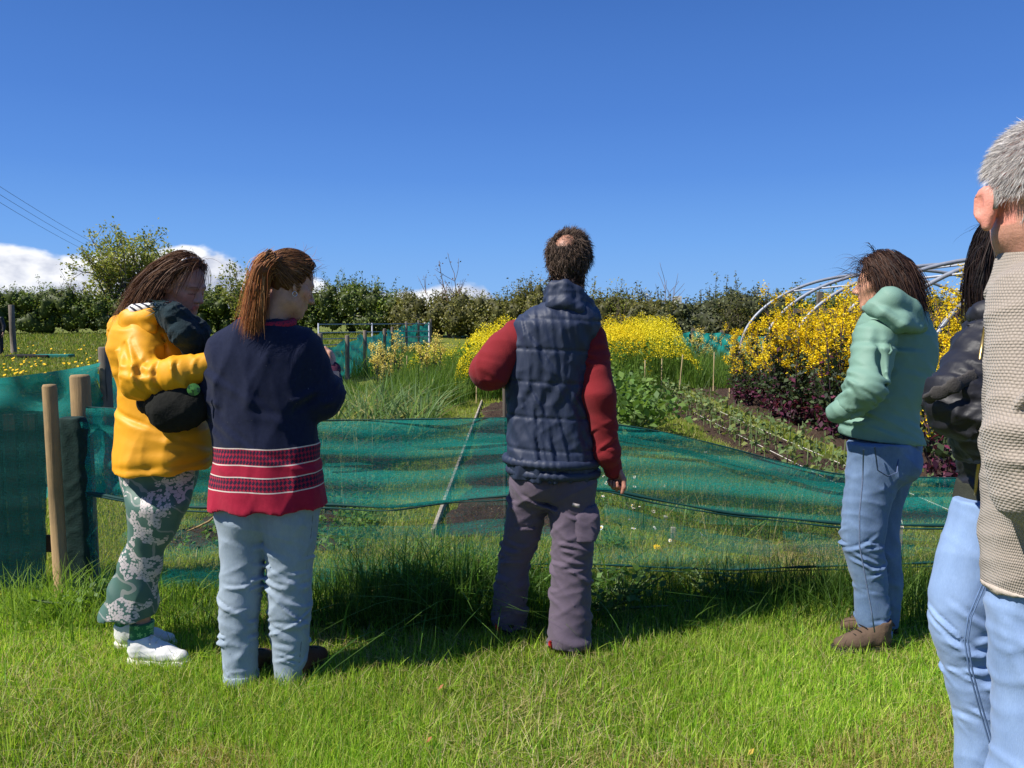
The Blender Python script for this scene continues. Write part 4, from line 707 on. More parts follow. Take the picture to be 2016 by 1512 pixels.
    sm = [at(1946, 1120, 1.885), at(1925, 1170, 1.875), at(1906, 1215, 1.872), at(1899, 1262, 1.875), at(1908, 1320, 1.878), at(1925, 1385, 1.892), at(1950, 1470, 1.905), at(1954, 1500, 1.908)]
    for k in (0, .008):
        V, Q = tube([p + A3(k, 0, 0) for p in sm], .0024, 5); mesh_np('seam', V, Q, M_stitch3, o, base)
    for a in an: shoe(t, base, A3(a[0] + .05, a[1], 0), (-1, .1), .26, M_brown, M_dksole)
    R = A3(.097, .079, .095) * .91; cc = c + u * .028 - f_ * .011; ax = (f_, s, u); cols = [(.016, .010, .010), (.03, .017, .014), (.010, .007, .007)]; keep = lambda a, b, d: ((a < .35) | (d > .62)) & (d > -.6) & (a < .72)
    roots = scalp(4200, cc, fr, R, keep, 33); V1, Q1, C1 = strands(roots, lambda p, q, j: A3(-.05, 0, -1.) * (.4 + q) + A3(.35, 0, 0) * q + (p - cc) * .6 * (1 - q) * A3(1, 1, 0) + j * .05 - f_ * .15 * (1 - q), .22, 11, .0024, cols, cc, R, .014, 34, .05, ax, 120, .45)
    w_ = scalp(150, cc, fr, R, lambda a, b, d: (a > .2) & (d > -.2), 35); V2, Q2, C2 = strands(w_, lambda p, q, j: np.tile(A3(-.9 + .9 * q, -.1, .35 - 1.5 * q), (len(p), 1)) + j * .5, .17, 12, .0016, cols, cc, R, .01, 36, .1, ax, 30, .6)
    rr = np.array([at(1955 + k * 4, 452 + 3 * k, 1.98) for k in np.random.default_rng(6).uniform(-1, 2, 160)]); V3, Q3, C3 = strands(rr, lambda p, q, j: np.tile(A3(-.22 + .15 * q, 0, -1.), (len(p), 1)) + j * .12, .16, 10, .003, cols, None, None, .01, 37, .06)
    g = Field(*bbox(c - .15, c + .15, pad=.05), .006); g.ell(cc - f_ * .016, ax, R * A3(1.04, 1.06, 1.06), .02); g.cut(cc + f_ * .02 - u * .02, f_ * .86 - u * .5); v, q_ = g.mesh(); hv = joinm([(v, q_, np.tile(A3(.012, .008, .008), (len(v), 1))), (V1, Q1, C1), (V2, Q2, C2), (V3, Q3, C3)]); mesh_np('hair', hv[0], hv[1], HAIR, t, base, col=hv[2])
    g = Field(*bbox(c - .12, c + .12, pad=.05), .0035); q = lambda a, b, d: c + (f_ * a + u * b + s * d) * .9
    for e in (1, -1):
        g.chain([q(.095, -.008 + .022 * math.sin(a), .033 * e + .027 * math.cos(a)) for a in np.linspace(0, 6.2832, 15)], [.004] * 15, .002); g.cap(q(.092, .004, .06 * e), q(-.01, .004, .082 * e), .004, .0035, .002)
    g.cap(q(.1, 0, .008), q(.1, 0, -.008), .0035, .0035, .002); garment('glasses', t, base, g, M_redgl)
M_stitch3 = mat('blue_denim_seam', (.12, .19, .34), .9, .2, 60)
# ================================================================ F: grey haired man close to the camera
def person_grey():
    Y = 1.45; base = A3(at(2045, 1500, Y)[0], Y, 0); t = empty('person', base, 'grey haired man in oatmeal waffle knit jumper, cut off by the right edge', 'person', 'people at the garden fence')
    fr = frame((.14, .98, .0)); f_, u, s = fr; c = at(2037, 381, Y)
    hip = [at(2052, 1130, Y), at(2150, 1130, Y)]; an = [A3(hip[0][0] + .02, Y, .08), A3(hip[1][0], Y + .05, .08)]; kn = [(hip[i] + an[i]) / 2 for i in (0, 1)]
    sh = [at(2040, 620, 1.42), at(2220, 620, 1.5)]; el = [at(2035, 870, 1.36), at(2240, 870, 1.5)]; wr = [at(2030, 1030, 1.45), at(2230, 1030, 1.6)]
    fd = Field(*bbox(c, *an, *sh, *el, *wr, pad=.2), .0045); skeleton(fd, skel_from(sh, el, wr, [(hip[0], kn[0], an[0]), (hip[1], kn[1], an[1])], at(2070, 1080, Y), at(2090, 680, Y), [an[0] + A3(0, .13, -.05), an[1] + A3(0, .13, -.05)])); head(fd, c, fr, .98, at(2075, 530, Y), .06)
    e_ = c + (f_ * -.014 - u * .022 - s * .085) * .96; ax = (nrm(f_ * .8 - s * .6), nrm(-s * .8 - f_ * .6), u); fd.ell(e_ - s * .010, ax, (.022, .009, .036), .01); fd.ell(e_ - s * .022 + f_ * .004, ax, (.012, .008, .021), .004, 's'); fd.cap(e_ - s * .004 - u * .04 - f_ * .0, e_ - s * .002 - u * .03, .009, .009, .008)
    hand(fd, wr[0], A3(.3, .5, -.8), A3(.8, .2, 0), A3(0, 1, .3), .6, .18); hand(fd, wr[1], A3(-.1, .5, -.8), A3(-.8, .2, 0), A3(0, 1, .3), .6, .18)
    def paint(V, C):
        l = (V - c) / .96; top = np.clip(((l @ u) - .02) / .06, 0, 1)[:, None]; C[:] = C * (1 - top) + A3(.72, .42, .37) * top; ear = (np.abs((l @ s) + .085) < .03) & (np.abs(l @ u + .015) < .05) & ((l @ f_) < .03); C[ear] = A3(.66, .27, .20)
    body_mesh(t, base, fd, (.52, .26, .185), paint)
    f = Field(*pbox(1925, 440, 2300, 1210, 1.2, 1.75, .06), .006)
    f.loft([row(436, 2024, 2140, Y, 1.0), row(466, 2000, 2165, Y, .9), row(508, 1974, 2200, Y, .78), row(562, 1958, 2235, Y, .70), row(640, 1952, 2250, Y, .62), row(760, 1950, 2240, Y, .68), row(900, 1948, 2220, Y, .72), row(1040, 1944, 2215, Y, .74), row(1130, 1946, 2210, Y, .74), row(1215, 1954, 2205, Y, .74)], .02, n=2.3)
    f.chain([at(2042, 600, 1.38), at(2040, 860, 1.31), at(2040, 960, 1.31), at(2050, 1010, 1.40)], [.080, .076, .066, .045], .025); f.chain([at(2220, 620, 1.5), at(2245, 870, 1.5), at(2230, 1000, 1.6)], [.09, .08, .05], .02)
    for i, (x0, y0, x1, y1) in enumerate(((1960, 800, 2050, 740), (1962, 850, 2050, 850), (1965, 900, 2050, 910), (1968, 940, 2060, 960), (1972, 975, 2060, 1000))): f.cap(at(x0 + 42, y0, 1.27), at(x1 + 20, y1, 1.228), .006, .014, .025)
    f.disp(wrinkle(191, .007, .13, 5, [(.3, .2, 1), (.5, .2, .8)])); f.disp(local(wrinkle(192, .010, .10, 5, [(.2, .1, 1), (.5, .1, .8)]), at(2030, 880, 1.24), .14)); f.cut(at(1954, 1166, 1.44), (.45, 0, -1)); o = garment('jumper', t, base, f, waffle_mat(), (at(2080, 800, Y)[0], Y + .02, .24))
    g = Field(*pbox(1935, 1120, 2260, 1240, 1.2, 1.75, .06), .006); r1, r2 = row(1150, 1947, 2210, Y, .74), row(1230, 1965, 2200, Y, .74); g.loft([r1[:3] + (r1[3] + .003, r1[4] + .003), r2], 0, n=2.3); g.disp(wrinkle(191, .014, .11, 5, [(.3, .2, 1), (.5, .2, .8)])); g.cut(at(1954, 1168, 1.44), (.45, 0, -1)); g.cut(at(1950, 1138, 1.44), (-.45, 0, 1)); garment('hem_rib', o, base, g, M_rib)
    f = Field(*pbox(1940, 1080, 2230, 1900, 1.25, 1.65, .1), .007)
    for h, k, a in zip(hip, kn, an): f.chain([h + A3(0, 0, .05), k, a + A3(0, 0, .0)], [.09, .075, .07], .03)
    f.loft([row(1120, 1955, 2090, Y, .9), row(1200, 1955, 2085, Y, .9), row(1290, 1959, 2075, Y, .9), row(1350, 1984, 2075, Y, .9), row(1520, 1990, 2080, Y, .9)], .03); f.disp(wrinkle(201, .012, .13, 5)); garment('jeans', t, base, f, M_lightden)
    for a in an: shoe(t, base, A3(a[0], a[1] - .09, 0), (-.1, 1), .29, M_brown, M_dksole)
    R = A3(.097, .079, .100) * .985; cc = c + u * .028 - f_ * .011; ax = (f_, s, u); cols = [(.46, .43, .41), (.60, .57, .54), (.27, .25, .24), (.68, .64, .61)]
    keep = lambda a, b, d: (d > -.78 + .42 * (np.abs(b) > .55)) & (a < .75) & ((a < .1) | (d > .15)) & ((np.abs(b) < .82) | (d > -.12) | (a < -.25))
    roots = scalp(24000, cc, fr, R, keep, 43)
    def flow(p, q, j): l = p - cc; n_ = l / np.linalg.norm(l, axis=1)[:, None]; cr = cc - f_ * .05 + u * .07; w = p - cr; w = w / (np.linalg.norm(w, axis=1)[:, None] + .02); return n_ * (.16 - .12 * q) + w * .9 - u * .35 + j * .22
    V1, Q1, C1 = strands(roots, flow, .024, 4, .0009, cols, cc, R, .006, 44, .10, ax, 900, .4)
    mesh_np('hair', V1, Q1, HAIR, t, base, col=C1); V, Q = tube([e_ + (f_ * .012 + u * .03), e_ + f_ * -.005 + u * .036, e_ + f_ * -.018 + u * .018, e_ + f_ * -.02 - u * .01], .0045, 6); mesh_np('hearing_aid', V, Q, M_buckle, t, base)
M_rib = mat('oatmeal_rib', (.44, .38, .32), .95, .15, 60, .7, 160, aniso=(1, 1, .15))
# ================================================================ G: far figure at the left edge
def person_far():
    b = gnd(-4, 690) * 0 + A3(at(-4, 690, 28)[0], 28, float(gz(0, 28))); t = empty('person', b, 'distant figure in dark clothes standing beside a field post', 'person')
    f = Field(b - A3(.5, .4, 0), b + A3(.5, .4, 1.8), .02); k = skel_from([b + A3(-.18, 0, 1.38), b + A3(.18, 0, 1.38)], [b + A3(-.24, 0, 1.1), b + A3(.27, 0, 1.1)], [b + A3(-.22, -.1, .85), b + A3(.28, -.08, .84)], [(b + A3(e * .1, 0, .88), b + A3(e * .11, .02, .48), b + A3(e * .12, 0, .08)) for e in (-1, 1)], b + A3(0, 0, .95), b + A3(0, 0, 1.3), [b + A3(e * .12, -.14, .03) for e in (-1, 1)])
    skeleton(f, k); head(f, b + A3(0, 0, 1.6), frame((.2, -1, -.3)), .95, b + A3(0, 0, 1.42)); hand(f, k['wr'][0], A3(0, -.2, -1), A3(1, 0, 0), A3(0, -1, 0), .4); hand(f, k['wr'][1], A3(0, -.2, -1), A3(-1, 0, 0), A3(0, -1, 0), .4); body_mesh(t, b, f, (.45, .25, .18))
    f = Field(b - A3(.5, .4, 0), b + A3(.5, .4, 1.5), .02); f.cap(b + A3(0, 0, .92), b + A3(0, 0, 1.34), .15, .16, .02, sq=((0, 1, 0), .7)); [f.chain([k['sh'][i], k['el'][i], k['wr'][i] * .7 + k['el'][i] * .3], [.07, .06, .05], .03) for i in (0, 1)]; garment('jacket', t, b, f, M_black)
    f = Field(b - A3(.5, .4, 0), b + A3(.5, .4, 1.1), .02); [f.chain(k['leg'][i], [.10, .08, .07], .03) for i in (0, 1)]; garment('trousers', t, b, f, M_dktr)
    V, Q = mesh_hair = Field(b + A3(-.15, -.15, 1.5), b + A3(.15, .15, 1.8), .012).ell(b + A3(0, .02, 1.64), np.eye(3), (.085, .1, .1), .0).mesh(); mesh_np('hair', V, Q, M_black, t, b)
M_dktr = mat('dark_trousers', (.02, .02, .026), .9, .2)
for fn in (person_yellow, person_navy, person_man, person_mint, person_puffer, person_grey, person_far): fn()
# =============================================================== GARDEN
def leaves(P, size, C, r, up_=.3, asp=.5, nd=None, fold=.18):
    """one folded leaf (two faces' worth in a quad strip) at each point"""
    N = len(P); size = np.broadcast_to(size, (N,)); n = r.normal(size=(N, 3)); n[:, 2] = np.abs(n[:, 2]) + up_
    if nd is not None: n = n * .6 + nd
    n /= np.linalg.norm(n, axis=1)[:, None]; a = np.cross(n, r.normal(size=(N, 3))); a /= np.linalg.norm(a, axis=1)[:, None]; b = np.cross(n, a); s = size[:, None]
    V = np.stack([P - a * s * .5, P + b * s * asp * .5 + n * s * fold * .4, P + a * s * .5 - n * s * fold * .5, P - b * s * asp * .5 + n * s * fold * .4], 1).reshape(-1, 3)
    Q = np.arange(4 * N).reshape(-1, 4); return V, Q, np.repeat(C, 4, 0)
def blades(P, h, w, r, lean=.5, C=None, az=None, bend=.5, seg=2):
    """grass blades rooted at P"""
    N = len(P); h = np.broadcast_to(h, (N,)); a = r.uniform(0, 6.283, N) if az is None else az; l = np.abs(r.normal(0, lean, N)); d = np.stack([np.cos(a), np.sin(a), 0 * a], 1)
    f = a + r.normal(1.57, .7, N); wv = np.stack([np.cos(f), np.sin(f), 0 * f], 1) * (np.broadcast_to(w, (N,)) * .5)[:, None]; rows = []
    for k in range(seg + 1):
        t = k / seg; c = P + d * (h * l * (t * .55 + bend * t * t))[:, None]; z = h * (t - .33 * bend * np.minimum(l, 1.4) * t * t); c = c + np.stack([0 * z, 0 * z, z], 1)
        s = 1 - t ** 1.6 * .93; rows += [c - wv * s, c + wv * s]
    V = np.stack(rows, 1).reshape(-1, 3); b = np.arange(N)[:, None] * 2 * (seg + 1) + np.arange(seg)[None] * 2; b = b.ravel(); return V, np.stack([b, b + 1, b + 3, b + 2], 1), np.repeat(C, 2 * (seg + 1), 0)
def pick(r, n, pal, var=.25):
    pal = np.asarray(pal, float); return pal[r.integers(0, len(pal), n)] * r.uniform(1 - var, 1 + var, (n, 1))
LEAF = leafmat('leaf'); GRASS = leafmat('grass_blade', .48, .5, .25); PETAL = leafmat('petal', .3, .7, .1); STEM = mat('plant_stem', None, .8, .15, 20)
CH = 'POINT'
def tubes(lst, n=5, col=None):
    V, Q, C, o = [], [], [], 0
    for i, (p, rad) in enumerate(lst):
        v, q = tube(p, rad, n); V.append(v); Q.append(q + o); o += len(v); C.append(np.tile(col if col is not None else (.1, .1, .1), (len(v), 1)))
    return np.concatenate(V), np.concatenate(Q), np.concatenate(C)
def wood(name, c, var=.3, bs=30):
    m, T, out = newmat(name); v = T.obj(); g = T.noise(34, 6, T.scalev(v, (1, 1, .07)), .7); d = T.noise(7, 4, T.scalev(v, (1, 1, .6)), .65); ck = T.m('GREATER_THAN', T.noise(30, 3, T.scalev(v, (1, 1, .035)), .6), .66)
    cc_ = T.mix(g, tuple(k * .45 for k in c), tuple(min(1, k * 1.5) for k in c)); cc_ = T.mix(T.m('MULTIPLY', T.m('SUBTRACT', d, .45, clamp=True), 3.0, clamp=True), cc_, tuple(k * .5 + .02 for k in c)); cc_ = T.mix(T.m('MULTIPLY', ck, .75), cc_, tuple(k * .16 for k in c))
    ps = T.n('ShaderNodeBsdfPrincipled', {'Base Color': cc_, 'Roughness': .88, 'Specular IOR Level': .2}); b = T.n('ShaderNodeBump', {'Strength': .8, 'Distance': .006, 'Height': T.m('SUBTRACT', g, T.m('MULTIPLY', ck, .6))}); T.L.new(b.outputs[0], ps.inputs['Normal']); T.L.new(ps.outputs[0], out.inputs[0]); return m
W_tan = wood('tan_timber', (.33, .22, .105)); W_grey = wood('weathered_timber', (.17, .14, .11)); W_dark = wood('dark_timber', (.085, .07, .055)); W_cane = wood('bamboo', (.42, .32, .17), .15); W_plank = wood('grey_board', (.42, .36, .28))
# ---------------------------------------------------------------- ground
def ground_mat():
    m, T, out = newmat('turf'); v = T.obj(); n = T.noise(.9, 5, v, .65); n2 = T.noise(14, 4, v, .7); c = T.mix(n2, (.075, .11, .016), (.20, .22, .045)); c = T.mix(T.m('MULTIPLY', T.m('SUBTRACT', n, .5, clamp=True), 3.5, clamp=True), c, (.23, .20, .075))
    ps = T.n('ShaderNodeBsdfPrincipled', {'Base Color': c, 'Roughness': .95, 'Specular IOR Level': .1}); b = T.n('ShaderNodeBump', {'Strength': .9, 'Distance': .05, 'Height': T.noise(30, 4, v, .7)}); T.L.new(b.outputs[0], ps.inputs['Normal']); T.L.new(ps.outputs[0], out.inputs[0]); return m
def soil_mat():
    m, T, out = newmat('soil'); v = T.obj(); n = T.noise(26, 6, v, .7); c = T.mix(n, (.018, .012, .009), (.115, .075, .055)); c = T.mix(T.m('GREATER_THAN', T.noise(42, 2, v), .70), c, (.25, .19, .13))
    ps = T.n('ShaderNodeBsdfPrincipled', {'Base Color': c, 'Roughness': .95, 'Specular IOR Level': .1}); b = T.n('ShaderNodeBump', {'Strength': 1, 'Distance': .05, 'Height': n}); T.L.new(b.outputs[0], ps.inputs['Normal']); T.L.new(ps.outputs[0], out.inputs[0]); return m
def gridmesh(xs, ys, zf):
    X, Y_ = np.meshgrid(xs, ys); V = np.stack([X, Y_, zf(X, Y_)], 2).reshape(-1, 3); nx, ny = len(xs), len(ys); i = (np.arange(ny - 1)[:, None] * nx + np.arange(nx - 1)[None]).ravel(); return V, np.stack([i, i + 1, i + nx + 1, i + nx], 1)
V, Q = gridmesh(np.array([-600, -200, -80, -40, -20, -10, 0, 10, 20, 40, 80, 200, 600.]), np.concatenate([[-60, -10, 0], np.arange(4, 60, 2.), [80, 140, 300, 900]]), lambda X, Y_: gz(X, Y_))
mesh_np('ground', V, Q, ground_mat())['kind'] = 'structure'
SOIL = soil_mat(); BEDS = [(-2.25, -1.02, 4.55, 11.6), (-.47, .64, 4.85, 12.8), (2.3, 3.2, 5.2, 14.5), (3.5, 8.6, 4.3, 15.5)]
for k, (x0, x1, y0, y1) in enumerate(BEDS):
    r = np.random.default_rng(50 + k); xs = np.linspace(x0, x1, int((x1 - x0) / .04) + 2); ys = np.linspace(y0, y1, int((y1 - y0) / .05) + 2); ph = r.uniform(0, 6, 8)
    def zf(X, Y_): e = np.minimum(np.minimum(X - x0 - .05 - .05 * np.sin(Y_ * 3 + ph[2]) - .03 * np.sin(Y_ * 9 + ph[3]), x1 - X - .05 - .05 * np.sin(Y_ * 3.7 + ph[4]) - .03 * np.sin(Y_ * 11 + ph[5])) / .08, np.minimum(Y_ - y0, y1 - Y_) / .08); return -.012 + .016 * (e > 0) + np.clip(e, 0, 1) * (.035 + .02 * np.sin(X * 9 + ph[0]) * np.sin(Y_ * 7 + ph[1]) + r.uniform(-.018, .03, X.shape))
    V, Q = gridmesh(xs, ys, zf); mesh_np('soil_bed', V, Q, SOIL)['kind'] = 'structure'
def inbed(x, y): 
    m = np.zeros(len(x), bool)
    for x0, x1, y0, y1 in BEDS: m |= (x > x0 + .03) & (x < x1 - .03) & (y > y0 + .03) & (y < y1 - .03)
    return m
GP = [(.235, .41, .028), (.34, .50, .045), (.125, .28, .018), (.41, .53, .075), (.46, .46, .13), (.27, .44, .035)]
def lnoise(x, y, s, seed):
    g = np.random.default_rng(seed); o = 0
    for _ in range(5): a = g.uniform(0, 6.28); k = s * g.uniform(.5, 1.8); o = o + np.sin((x * math.cos(a) + y * math.sin(a)) * k + g.uniform(0, 6.28))
    return o / 5 ** .5
def stuff(name, parts, m): o = mesh_np(name, *joinm(parts)[:2], m, col=joinm(parts)[2]); o['kind'] = 'stuff'; return o
# lawn in front of the net
r = np.random.default_rng(1); n = 150000; y = 2.0 + 2.0 * r.uniform(0, 1, n) ** 1.05; x = r.uniform(-1, 1, n) * (y * .70 + .1); t = lnoise(x, y, 5, 3); h = (.020 + .036 * r.uniform(0, 1, n) ** 1.4) * np.clip(1 + .42 * t, .3, 2); C = pick(r, n, GP, .4) * np.clip(1 + .22 * lnoise(x, y, 2.4, 41), .55, 1.4)[:, None]; dry = (lnoise(x, y, 3.2, 9) > 1.15 - .8 * np.clip((2.62 - y) / .3, 0, 1)) & (r.uniform(0, 1, n) < .65); C[dry] = pick(r, int(dry.sum()), [(.52, .42, .17), (.44, .36, .14)]); h[dry] *= .7
a1 = blades(np.stack([x, y, 0 * x], 1), h, r.uniform(.0022, .0046, n), r, .55, C); n = 9000; y = r.uniform(2.1, 3.9, n); x = r.uniform(-1, 1, n) * y * .7; a2 = blades(np.stack([x, y, 0 * x], 1), r.uniform(.05, .105, n), .004, r, .7, pick(r, n, GP[:4]), seg=3)
n = 13000; y = r.uniform(2.0, 3.6, n); x = r.uniform(-1, 1, n) * y * .7; a3 = blades(np.stack([x, y, 0 * x], 1), r.uniform(.025, .07, n), .0026, r, 1.6, pick(r, n, [(.58, .48, .24), (.48, .38, .17), (.62, .54, .30)]))
stuff('lawn_grass', [a1, a2, a3], GRASS)
# long grass left uncut along the foot of the net
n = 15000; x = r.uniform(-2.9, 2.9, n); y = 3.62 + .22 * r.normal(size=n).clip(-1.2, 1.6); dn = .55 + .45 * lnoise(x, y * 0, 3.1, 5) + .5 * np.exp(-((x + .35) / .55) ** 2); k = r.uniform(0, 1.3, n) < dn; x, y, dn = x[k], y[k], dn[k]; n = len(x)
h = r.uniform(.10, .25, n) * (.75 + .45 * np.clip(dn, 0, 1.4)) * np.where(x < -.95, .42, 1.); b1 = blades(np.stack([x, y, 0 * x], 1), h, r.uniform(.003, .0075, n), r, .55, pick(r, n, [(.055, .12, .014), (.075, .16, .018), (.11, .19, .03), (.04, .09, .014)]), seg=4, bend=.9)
n = 340; x = r.normal(-.28, .30, n); y = r.normal(3.68, .13, n); b2 = blades(np.stack([x, y, 0 * x], 1), r.uniform(.28, .46, n), r.uniform(.007, .012, n), r, .8, pick(r, n, [(.075, .17, .022), (.13, .24, .04)]), seg=6, bend=1.1); n = 500; x = r.normal(-2.15, .22, n); y = r.normal(3.5, .12, n); b3 = blades(np.stack([x, y, 0 * x], 1), r.uniform(.12, .30, n), .006, r, .6, pick(r, n, [(.17, .29, .03), (.21, .33, .04)]), seg=5, bend=.9)
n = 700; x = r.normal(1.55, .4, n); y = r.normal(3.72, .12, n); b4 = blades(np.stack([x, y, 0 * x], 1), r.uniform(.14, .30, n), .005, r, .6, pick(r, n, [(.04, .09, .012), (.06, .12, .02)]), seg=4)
n = 1500; x = 1.5 + .42 * r.normal(size=n).clip(-1.6, 1.6); y = r.uniform(4.75, 5.9, n); b5 = blades(np.stack([x, y, 0 * x], 1), r.uniform(.16, .42, n), r.uniform(.004, .009, n), r, .65, pick(r, n, [(.10, .20, .025), (.16, .26, .04), (.07, .15, .02), (.34, .31, .13)], .3), seg=5, bend=1.0); n = 1800; x = r.uniform(.6, 2.2, n); y = r.uniform(4.15, 4.65, n); b6 = blades(np.stack([x, y, 0 * x], 1), r.uniform(.03, .08, n), .004, r, 1.8, pick(r, n, [(.46, .37, .18), (.38, .30, .13)]))
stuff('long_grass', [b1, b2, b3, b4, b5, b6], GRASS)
# mown paths between the beds
n = 150000; y = 3.8 * (15 / 3.8) ** r.uniform(0, 1, n) ** 1.1; x = r.uniform(-1, 1, n) * (y * .74); k = ~inbed(x, y); x, y = x[k], y[k]; n = len(x); t = lnoise(x, y, 2.2, 11)
C = pick(r, n, [(.23, .34, .03), (.29, .37, .045), (.34, .38, .07), (.42, .38, .15)], .3); rough = np.where((x > .7) & (x < 1.4) & (y < 6.2), 2.2, 1.); stuff('path_grass', [blades(np.stack([x, y, 0 * x], 1), r.uniform(.02, .055, n) * (1 + .35 * t) * (1 + y * .02) * rough, .0022 + y * .00075, r, .6, C)], GRASS)
# weeds coming up in the beds and along their edges
n = 2600; x = np.concatenate([r.uniform(-2.25, -1.02, n // 2), -1.02 + r.normal(0, .07, n // 4), .62 + r.normal(0, .06, n - n // 2 - n // 4)]); y = 4.5 + 7.5 * r.uniform(0, 1, n) ** 1.4; k = (lnoise(x, y, 4, 31) > .2) | (r.uniform(0, 1, n) < .25); x, y = x[k], y[k]; n = len(x); wd = blades(np.stack([x, y, .02 + 0 * x], 1), r.uniform(.04, .16, n), .009, r, .8, pick(r, n, [(.14, .24, .03), (.20, .30, .05), (.30, .29, .11)]), seg=3); m_ = 6; xx, yy = np.repeat(x[::3], m_), np.repeat(y[::3], m_); k = len(xx)
wl_ = leaves(np.stack([xx + r.normal(0, .035, k), yy + r.normal(0, .035, k), .05 + r.uniform(0, .05, k)], 1), r.uniform(.02, .055, k), pick(r, k, [(.10, .20, .035), (.16, .26, .05)]), r, .8, .6); stuff('bed_weeds', [wd, wl_], GRASS)
n = 26000; y = 4.3 + 8.5 * r.uniform(0, 1, n) ** 1.2; e = r.integers(0, 5, n); x = np.array([-2.25, -1.02, .64, 2.3, 3.35])[e] + r.normal(0, .055, n) + .04 * np.sin(y * 3 + e); stuff('edge_grass', [blades(np.stack([x, y, 0 * x], 1), r.uniform(.03, .085, n), .0025 + y * .0008, r, .8, pick(r, n, [(.20, .31, .03), (.28, .34, .06), (.40, .36, .14)]))], GRASS)
# rough field beyond
n = 90000; y = 9 + 36 * r.uniform(0, 1, n) ** 1.3; x = -3.9 - r.uniform(0, 1, n) * (y * .75 - 3.5).clip(1); t = lnoise(x, y, .9, 13); C = pick(r, n, [(.10, .17, .018), (.15, .22, .028), (.21, .24, .055), (.25, .23, .08)], .3); stuff('field_grass', [blades(np.stack([x, y, gz(x, y)], 1), r.uniform(.05, .16, n) * (1 + .3 * t), .004 + y * .0011, r, .6, C)], GRASS)
# ranker grass among the far beds
def rank(n, cx, cy, sx, sy, h0, h1, pal, w=.012):
    x = cx + sx * r.uniform(-1, 1, n); y = cy + sy * r.uniform(-1, 1, n); return blades(np.stack([x, y, gz(x, y)], 1), r.uniform(h0, h1, n) * (1 + .25 * lnoise(x, y, 3, 21)), w * r.uniform(.5, 1.3, n), r, .4, pick(r, n, pal, .3), seg=3)
RP = [(.10, .19, .024), (.14, .24, .035), (.19, .27, .06), (.08, .15, .026)]
stuff('tall_grass', [rank(5000, -1.5, 14.5, .75, 2.4, .25, .7, RP), rank(2500, -1.9, 19, .9, 2.5, .3, .7, RP, .016), rank(9000, 3.6, 17.6, 1.9, 2.6, .2, .62, RP, .014), rank(5000, 1.7, 12.6, .5, 1.8, .15, .5, RP), rank(7000, 6, 20, 5, 2, .2, .6, RP, .016), rank(8000, 1.0, 22, 5, 4, .2, .7, RP, .02), rank(3500, -3.2, 11, .4, 5, .06, .2, RP)], GRASS)
# ---------------------------------------------------------------- nets and fences
def net_mat(name, col, alpha, streak=.35, lit=.35):
    m, T, out = newmat(name); v = T.obj(); n = T.noise(9, 4, T.scalev(v, (.25, 1, 3.2)), .6); w = T.noise(130, 2, T.scalev(v, (.5, .5, 1)), .6); a = T.m('ADD', T.m('MULTIPLY_ADD', T.m('SUBTRACT', n, .5), streak * 2, alpha), T.m('MULTIPLY', T.m('SUBTRACT', w, .5), 1.1), clamp=True); wv = T.n('ShaderNodeTexWave', {'Vector': v, 'Scale': 38., 'Distortion': .6}, bands_direction='X').outputs[1]; a = T.m('MULTIPLY_ADD', T.m('SUBTRACT', wv, .5), .22, a, clamp=True)
    df = T.n('ShaderNodeBsdfPrincipled', {'Base Color': tuple(col) + (1,), 'Roughness': .7, 'Specular IOR Level': .12}); b = T.n('ShaderNodeBump', {'Strength': .5, 'Distance': .004, 'Height': T.noise(260, 2, T.scalev(v, (.35, 1, 1)))}); T.L.new(b.outputs[0], df.inputs['Normal']); tr = T.n('ShaderNodeBsdfTranslucent', {0: tuple(col) + (1,)}); s = T.n('ShaderNodeMixShader', {0: lit, 1: df.outputs[0], 2: tr.outputs[0]})
    mx = T.n('ShaderNodeMixShader', {0: a, 1: T.n('ShaderNodeBsdfTransparent').outputs[0], 2: s.outputs[0]}); T.L.new(mx.outputs[0], out.inputs[0]); return m
TEAL = (.012, .27, .225)
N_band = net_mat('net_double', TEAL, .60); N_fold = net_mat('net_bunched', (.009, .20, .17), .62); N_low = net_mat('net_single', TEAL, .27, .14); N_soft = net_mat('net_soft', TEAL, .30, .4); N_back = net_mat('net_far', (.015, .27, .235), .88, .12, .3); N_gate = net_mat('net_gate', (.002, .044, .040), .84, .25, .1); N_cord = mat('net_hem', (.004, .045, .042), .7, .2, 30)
def sheet(lines, Ys, nu, nv, seed, amp=.02, sag=0.):
    """a cloth between polylines given as bearings: lines=[[(px,py)...] top..bottom], each at depth Ys"""
    r = np.random.default_rng(seed); rows = []
    x0, x1 = lines[0][0][0], lines[0][-1][0]; px = np.linspace(x0, x1, nu); P = []
    for ln, Yv in zip(lines, Ys):
        a = np.array(ln, float); py = np.interp(px, a[:, 0], a[:, 1]); kk = max(3, nu // 22) | 1; py = np.convolve(np.pad(py, kk // 2, 'edge'), np.ones(kk) / kk, 'valid'); Yy = np.interp(px, [x0, x1], [Yv, Yv] if np.isscalar(Yv) else Yv); P.append(np.array([at(a_, b_, c_) for a_, b_, c_ in zip(px, py, Yy)]))
    P = np.array(P); tt = np.linspace(0, len(lines) - 1, nv); i = np.minimum(tt.astype(int), len(lines) - 2); f = (tt - i)[:, None, None]; G = P[i] * (1 - f) + P[i + 1] * f
    X, Z = G[:, :, 0], G[:, :, 2]; G[:, :, 1] += amp * (np.sin(Z * 48 + 2.2 * np.sin(X * 2.3 + r.uniform(0, 6)) + r.uniform(0, 6)) * .5 + np.sin(Z * 24 + X * 3 + r.uniform(0, 6)) * .6 + np.sin(X * 7 + Z * 5 + r.uniform(0, 6)) * .6); return G
